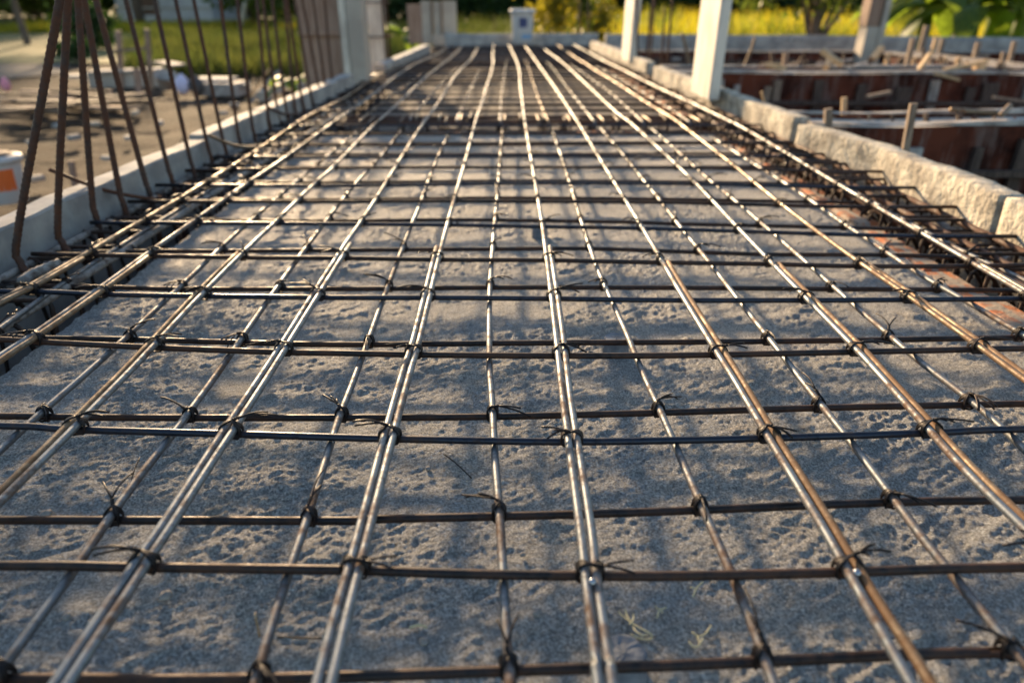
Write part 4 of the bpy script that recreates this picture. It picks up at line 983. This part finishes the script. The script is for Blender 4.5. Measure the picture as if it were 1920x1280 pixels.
for k, (x_, y_, s_) in enumerate([(405, 265, .03), (140, 262, .05), (240, 262, .04), (420, 215, .04), (70, 340, .045), (300, 235, .05), (200, 300, .035), (60, 270, .04), (255, 215, .05), (440, 200, .05), (180, 235, .04), (110, 240, .05)]):
    a = P(x_, y_, GZ+.02); o_n = 'soil_clod'; mbx = MB(); rr = random.Random(k); mbx.box((0, 0, s_*.3), (s_*1.6, s_, s_*.7), rz=k, bev=s_*.25)
    o = mbx.build(o_n, M['stone' if k % 2 else 'colg']); o.location = a; tag(o, 'pale stone chip lying on the brown soil at left', 'stone', 'stone chips on the left soil')

# ------------------------------------------------------------------ house
a = P(225, 46, GZ); b_ = P(395, 44, GZ); Yh = a.y
root = empty('house', (a.x, Yh, GZ), 'white-walled house with a brown shuttered window in the left background', 'house')
xw0 = PY(264, 20, Yh).x; xw1 = PY(300, 20, Yh).x; zt_ = PY(280, 29, Yh).z; x1h = PY(398, 20, Yh).x; zwt = 2.1
mbx = MB()
def hbox(x0, x1, z0, z1): mbx.box(((x0+x1)/2, Yh+2.0, (z0+z1)/2), (x1-x0, 4, z1-z0))
hbox(a.x, xw0, GZ-.1, 2.9); hbox(xw1, x1h, GZ-.1, 2.9); hbox(xw0, xw1, GZ-.1, zt_); hbox(xw0, xw1, zwt, 2.9)
o = mbx.build('wall', M['wall'], None, False, (a.x, Yh, GZ)); parent_at(o, root)
mbx = MB(); mbx.box(((xw0+xw1)/2, Yh+.08, (zt_+zwt)/2), (xw1-xw0, .08, zwt-zt_)); o = mbx.build('window', M['shutter'], None, False, (xw0, Yh, zt_)); parent_at(o, root)
mbx = MB(); mbx.box(((a.x+x1h)/2, Yh+2, 3.25), (x1h-a.x+.9, 5, .12), rx=.16); mbx.box(((a.x+x1h)/2, Yh+2, 3.0), (x1h-a.x-.1, 3.6, .35)); o = mbx.build('roof', M['roof'], None, False, (a.x, Yh, 3)); parent_at(o, root)
mbx = MB(); mbx.box(((a.x+x1h)/2, Yh-.012, GZ+.5), (x1h-a.x, .03, .06)); o = mbx.build('plinth_line', M['colg'], None, False, (a.x, Yh, GZ)); parent_at(o, root)
p = P(448, 62, GZ); mbx = MB(); t = PY(462, 0, p.y); mbx.tube([p, t, t+(t-p)*1.2], .06, 8); tag(mbx.build('pale_pole', M['col'], None, True, tuple(p)), 'pale pole in the left background between the upright bars', 'pole')
slab_item('blue_tarp', 1487, 48, -.12, .5, .2, .12, 'cloudy', 'small blue thing in the yellow grass behind the far kerb', 'tarp')

# ------------------------------------------------------------------ vegetation
def leaves(cent, n, spread, size, rng, flat=.5, asp=.5):
    c = cent[rng.integers(0, len(cent), n)]; p = c+rng.normal(0, 1, (n, 3))*np.array(spread)
    u = rng.normal(0, 1, (n, 3)); u /= np.linalg.norm(u, axis=1)[:, None]
    r = rng.normal(0, 1, (n, 3)); v = np.cross(u, r); v /= np.linalg.norm(v, axis=1)[:, None]
    s = size*rng.uniform(.6, 1.3, (n, 1)); u = u*s; v = v*s*asp
    return np.stack([p-u, p-v*.9+u*.1, p+u, p+v*.9-u*.1], 1)
def tree(kind, x, y, h, cr, ch, label, cat, group, leaf='leafd', n=5000, size=.10, seed=1, trunk_r=.12, forks=6, z0=GZ, nclump=60, base=.25, clump=.32, hollow=.55):
    rng = np.random.default_rng(seed); rnd = random.Random(seed)
    root = empty(kind, (x, y, z0), label, cat, group)
    mbx = MB(); th = h*base if base > 0 else h*.1
    top = V(rnd.uniform(-.1, .1)*h*.2, rnd.uniform(-.1, .1)*h*.2, h*.9)
    mbx.tube(crom([V(0, 0, -.1), V(rnd.uniform(-.04, .04)*h, 0, th), V(top.x*.6, top.y*.6, h*.6), top], 4), [trunk_r*(1-.85*i/12) for i in range(13)], 8)
    for k in range(forks):
        a0 = 6.28*k/forks+rnd.uniform(-.4, .4); zs = th*rnd.uniform(.6, 1.3)
        e = V(math.cos(a0)*cr*.8, math.sin(a0)*cr*.8, zs+(h-zs)*rnd.uniform(.45, .85)); s_ = V(0, 0, zs)
        pts = crom([s_, s_.lerp(e, .45)+V(0, 0, -.06*h), e], 4); mbx.tube(pts, [trunk_r*.5*(1-.8*i/(len(pts)-1)) for i in range(len(pts))], 6)
    mbx.build('trunk', M['bark'], root, True)
    cz = th+(h-th)*.5; c = rng.normal(0, 1, (nclump, 3)); c /= np.linalg.norm(c, axis=1)[:, None]; c *= rng.uniform(hollow, 1, (nclump, 1))
    c = c*np.array([cr, cr, (h-th)*.5])+np.array([0, 0, cz])
    q = leaves(c, n, (cr*clump*.6, cr*clump*.6, (h-th)*clump*.28), size, rng)
    quads_object('crown', q, M[leaf], root); return root
def at(px, Yv): return PY(px, 0, Yv).x
g1 = 'dark trees behind the yellow grass'
dt = [0, 0, (725, 30, 3.6, 2.6), (850, 29, 4.0, 3.0), (960, 31, 4.4, 3.2), (1090, 28, 4.0, 3.0), (1200, 30, 4.4, 3.4), (1330, 27, 4.0, 3.0), (1440, 29, 4.4, 3.2), (1560, 28, 4.2, 3.2), (1690, 27, 4.4, 3.2), (1810, 28, 4, 3.2), (1930, 27, 4.4, 3.4)]
for k, q_ in enumerate(dt):
    if k in (0, 1): continue
    px, Yv, h, cr = q_
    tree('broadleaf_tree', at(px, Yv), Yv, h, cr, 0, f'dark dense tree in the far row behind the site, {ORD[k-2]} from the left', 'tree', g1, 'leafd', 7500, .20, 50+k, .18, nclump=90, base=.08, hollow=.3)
for k, (px, Yv) in enumerate([(-90, 33), (20, 35), (110, 33), (190, 36), (420, 34), (520, 33), (610, 35)]):
    tree('broadleaf_tree', at(px, Yv), Yv, 3.6+.3*math.sin(k), 2.9, 0, f'dark dense tree far beyond the road and house, {ORD[k]} from the left', 'tree', 'trees of the left background', 'leafd', 4500, .22, 250+k, .15, nclump=60, base=.05, hollow=.2)
# undergrowth filling the foot of the row
for k, px in enumerate([690, 800, 900, 1010, 1130, 1250, 1370, 1490, 1610, 1730, 1850, 1960]):
    Yv = 23+.8*math.sin(k*2); tree('dark_bush', at(px, Yv), Yv, 1.9, 1.25, 0, f'dark shrub at the foot of the far tree row, {ORD[k]} from the left', 'bush', 'dark shrubs under the far trees', 'leafd', 2600, .12, 90+k, .03, 4, nclump=40, base=.03, hollow=.1)
# sun-side tree added for its unseen crown, which dapples the light; then left background
sx = lambda d: d*math.sin(SUN_AZ)
tree('broadleaf_tree', -11.6, 25, 10.5, 3.6, 0, 'tall added tree behind the white house, its unseen loose crown dappling the slab', 'tree', 'trees of the left background', 'leafm', 2600, .17, 150, .16, nclump=44, base=.67, hollow=.2)
tree('broadleaf_tree', -14.8, 24, 7.5, 3.2, 0, 'spreading tree added left of the house, its unseen crown shading the yard', 'tree', 'trees of the left background', 'leafm', 4200, .17, 157, .13, nclump=55, base=.33, hollow=.2)  # added with its crown out of view, to put the left yard in shade
tree('broadleaf_tree', at(470, 22), 22, 3.1, 1.3, 0, 'low bushy tree right of the white house', 'tree', 'trees of the left background', 'leafm', 3500, .12, 151, .10, nclump=50, base=.1, hollow=.2)
tree('broadleaf_tree', at(585, 20), 20, 2.6, 1.6, 0, 'brown-green bushy tree behind the brown form panel', 'tree', 'trees of the left background', 'leafm', 3500, .12, 152, .10, nclump=50, base=.1, hollow=.2)
tree('broadleaf_tree', at(30, 15), 15, 2.6, 1.4, 0, 'small tree with a bare thin trunk at the upper left corner', 'tree', 'trees of the left background', 'leafm', 2600, .10, 153, .07, nclump=40, base=.36, hollow=.2)
tree('broadleaf_tree', at(-60, 24), 24, 3.4, 3, 0, 'leafy tree beyond the road at the far upper left', 'tree', 'trees of the left background', 'leafm', 4500, .16, 154, .12, nclump=60, base=.12, hollow=.2)
tree('broadleaf_tree', at(60, 27), 27, 3.4, 2.0, 0, 'leafy tree behind the white house, left of it', 'tree', 'trees of the left background', 'leafm', 4500, .16, 155, .12, nclump=60, base=.12, hollow=.2)
tree('dark_bush', at(150, 13.5), 13.5, .95, .42, 0, 'dark green rounded bush beyond the road at left', 'bush', None, 'leafd', 2600, .05, 160, .02, 4, nclump=30, base=.02, hollow=.1)
p = P(148, 118, GZ); tree('small_shrub', p.x, p.y, .34, .24, 0, 'small round shrub at the near edge of the road', 'bush', None, 'leafd', 1500, .035, 161, .01, 4, nclump=24, base=.12, hollow=.2)
# loose sunlit shrub behind the far kerb, centre
for k, (px, Yv, h, cr) in enumerate([(1040, 10.2, 1.35, .42), (1085, 10.8, 1.5, .40), (1120, 11.5, 1.0, .34)]):
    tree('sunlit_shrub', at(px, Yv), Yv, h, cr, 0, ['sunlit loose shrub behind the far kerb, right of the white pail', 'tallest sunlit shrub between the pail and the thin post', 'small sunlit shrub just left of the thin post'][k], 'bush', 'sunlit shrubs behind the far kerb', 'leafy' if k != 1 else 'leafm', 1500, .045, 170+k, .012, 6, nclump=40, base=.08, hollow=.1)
# forked tree at right
xf = at(1538, 9.3)
root = empty('forked_tree', (xf, 9.3, GZ), 'low forked tree with several splayed stems behind the far kerb at right', 'tree')
mbx = MB(); cents = []
for k, (dx, dz, r) in enumerate([(-.62, 1.5, .035), (-.12, 1.9, .06), (.12, 2.0, .045), (.55, 1.7, .04), (.95, 1.5, .035), (-.25, 1.6, .03)]):
    pts = crom([V(0, 0, -.05), V(dx*.12, .02*k-.05, .38), V(dx*.45, .04*k-.1, .9), V(dx, .1*k-.25, dz)], 4); mbx.tube(pts, [r*(1-.5*i/(len(pts)-1)) for i in range(len(pts))], 8)
    for j in range(7): cents.append((dx+random.uniform(-.4, .4), random.uniform(-.5, .5), dz*random.uniform(.62, 1.15)))
mbx.build('trunk', M['bark'], root, True)
for j in range(26): cents.append((random.uniform(-.9, .2), random.uniform(-.5, .4), random.uniform(.85, 1.4)))
quads_object('crown', leaves(np.array(cents), 5200, (.16, .16, .12), .05, np.random.default_rng(77)), M['leafm'], root)
# banana plants
def banana(px, Yv, label, seed, n=7, sc=1.0):
    rnd = random.Random(seed); root = empty('banana_plant', (at(px, Yv), Yv, GZ), label, 'banana plant', 'banana plants behind the far kerb')
    mbx = MB(); mbx.tube([V(0, 0, -.05), V(.01, 0, .5*sc), V(0, 0, .8*sc)], [.09*sc, .075*sc, .05*sc], 10); mbx.build('stem', M['banana'], root, True)
    for k in range(n):
        a0 = 6.28*k/n+rnd.uniform(-.3, .3); up = rnd.uniform(.25, 1.1); ln = rnd.uniform(.9, 1.5)*sc; dirv = V(math.cos(a0), math.sin(a0), 0); m = MB(); N = 12; v = []; p = V(0, 0, .7*sc); el = up
        side = V(-math.sin(a0), math.cos(a0), 0)
        for i in range(N+1):
            t = i/N; d = dirv*math.cos(el)+V(0, 0, math.sin(el)); wd = .17*sc*math.sin(math.pi*min(1, t*.93+.05))**.7*(0.12 if t < .14 else 1)
            nrm = side.cross(d)
            v += [p+side*wd+nrm*wd*.35, p, p-side*wd+nrm*wd*.35]; p = p+d*(ln/N); el -= .13+.10*rnd.random()
        f = []
        for i in range(N): f += [(i*3, i*3+1, i*3+4, i*3+3), (i*3+1, i*3+2, i*3+5, i*3+4)]
        m.add(v, f); m.build('leaf', M['banana'], root, True)
    return root
banana(1745, 9.4, 'banana plant left of the others, its leaves arching over the dark stakes', 5)
banana(1835, 9.0, 'middle banana plant with a broad yellow-lit leaf', 8, 8)
banana(1925, 8.8, 'banana plant at the right picture edge', 11, 8)
banana(1875, 10.5, 'banana plant standing farther back between the right two', 14, 8, 1.2)
banana(757, 9.6, 'small banana plant with one bright green leaf, left of the far formwork', 17, 5, .55)
banana(531, 6.0, 'small broad-leaved seedling with pale leaves behind the upright bars', 23, 5, .3)

# grass
def blades(n, xr, yr, h, wd, rng, z=GZ+.02, dens=None):
    x = rng.uniform(*xr, n*2); y = rng.uniform(*yr, n*2)
    if dens is not None: k = dens(x, y) > rng.random(n*2); x, y = x[k][:n], y[k][:n]
    else: x, y = x[:n], y[:n]
    m = len(x); a = rng.uniform(0, 6.28, m); hh = h*rng.uniform(.45, 1.15, m)*(1+.35*vnoise(x, y, 1.1, 71)); lean = rng.normal(0, .28, (m, 2))*hh[:, None]
    dx = np.cos(a)*wd; dy = np.sin(a)*wd; Zb = np.full(m, z)
    b0 = np.stack([x-dx, y-dy, Zb], 1); b1 = np.stack([x+dx, y+dy, Zb], 1)
    m0 = np.stack([x+dx*.7+lean[:, 0]*.4, y+dy*.7+lean[:, 1]*.4, z+hh*.6], 1); m1 = np.stack([x-dx*.7+lean[:, 0]*.4, y-dy*.7+lean[:, 1]*.4, z+hh*.6], 1)
    t = np.stack([x+lean[:, 0], y+lean[:, 1], z+hh], 1)
    return np.concatenate([np.stack([b0, b1, m0, m1], 1), np.stack([m1, m0, t, t+np.array([.002, 0, 0])], 1)])
rg = np.random.default_rng(33)
tag(quads_object('yellow_grass', blades(26000, (1.5, 13), (11.2, 16.5), .50, .009, rg), M['grassy']), 'tall yellow sunlit grass behind the far kerb', 'grass', kind='stuff')
tag(quads_object('green_grass', blades(9000, (-3.5, 1.6), (11, 17), .40, .009, rg), M['grassg']), 'green grass behind the far formwork and white pail', 'grass', kind='stuff')
lp = P(240, 138, GZ); 
tag(quads_object('green_grass', blades(15000, (-7.2, -2.0), (8.8, 14.5), .30, .009, rg, dens=lambda x, y: (x > -.47*y-.1+.35*vnoise(x, y, .9, 5))*.95), M['grassg']), 'tall green weeds between the soil and the white house', 'grass', kind='stuff')
tag(quads_object('yellow_grass', blades(14000, (-17, -4.5), (19.5, 23.5), .21, .014, rg), M['grassy']), 'sunlit yellow grass in front of the white house', 'grass', kind='stuff')
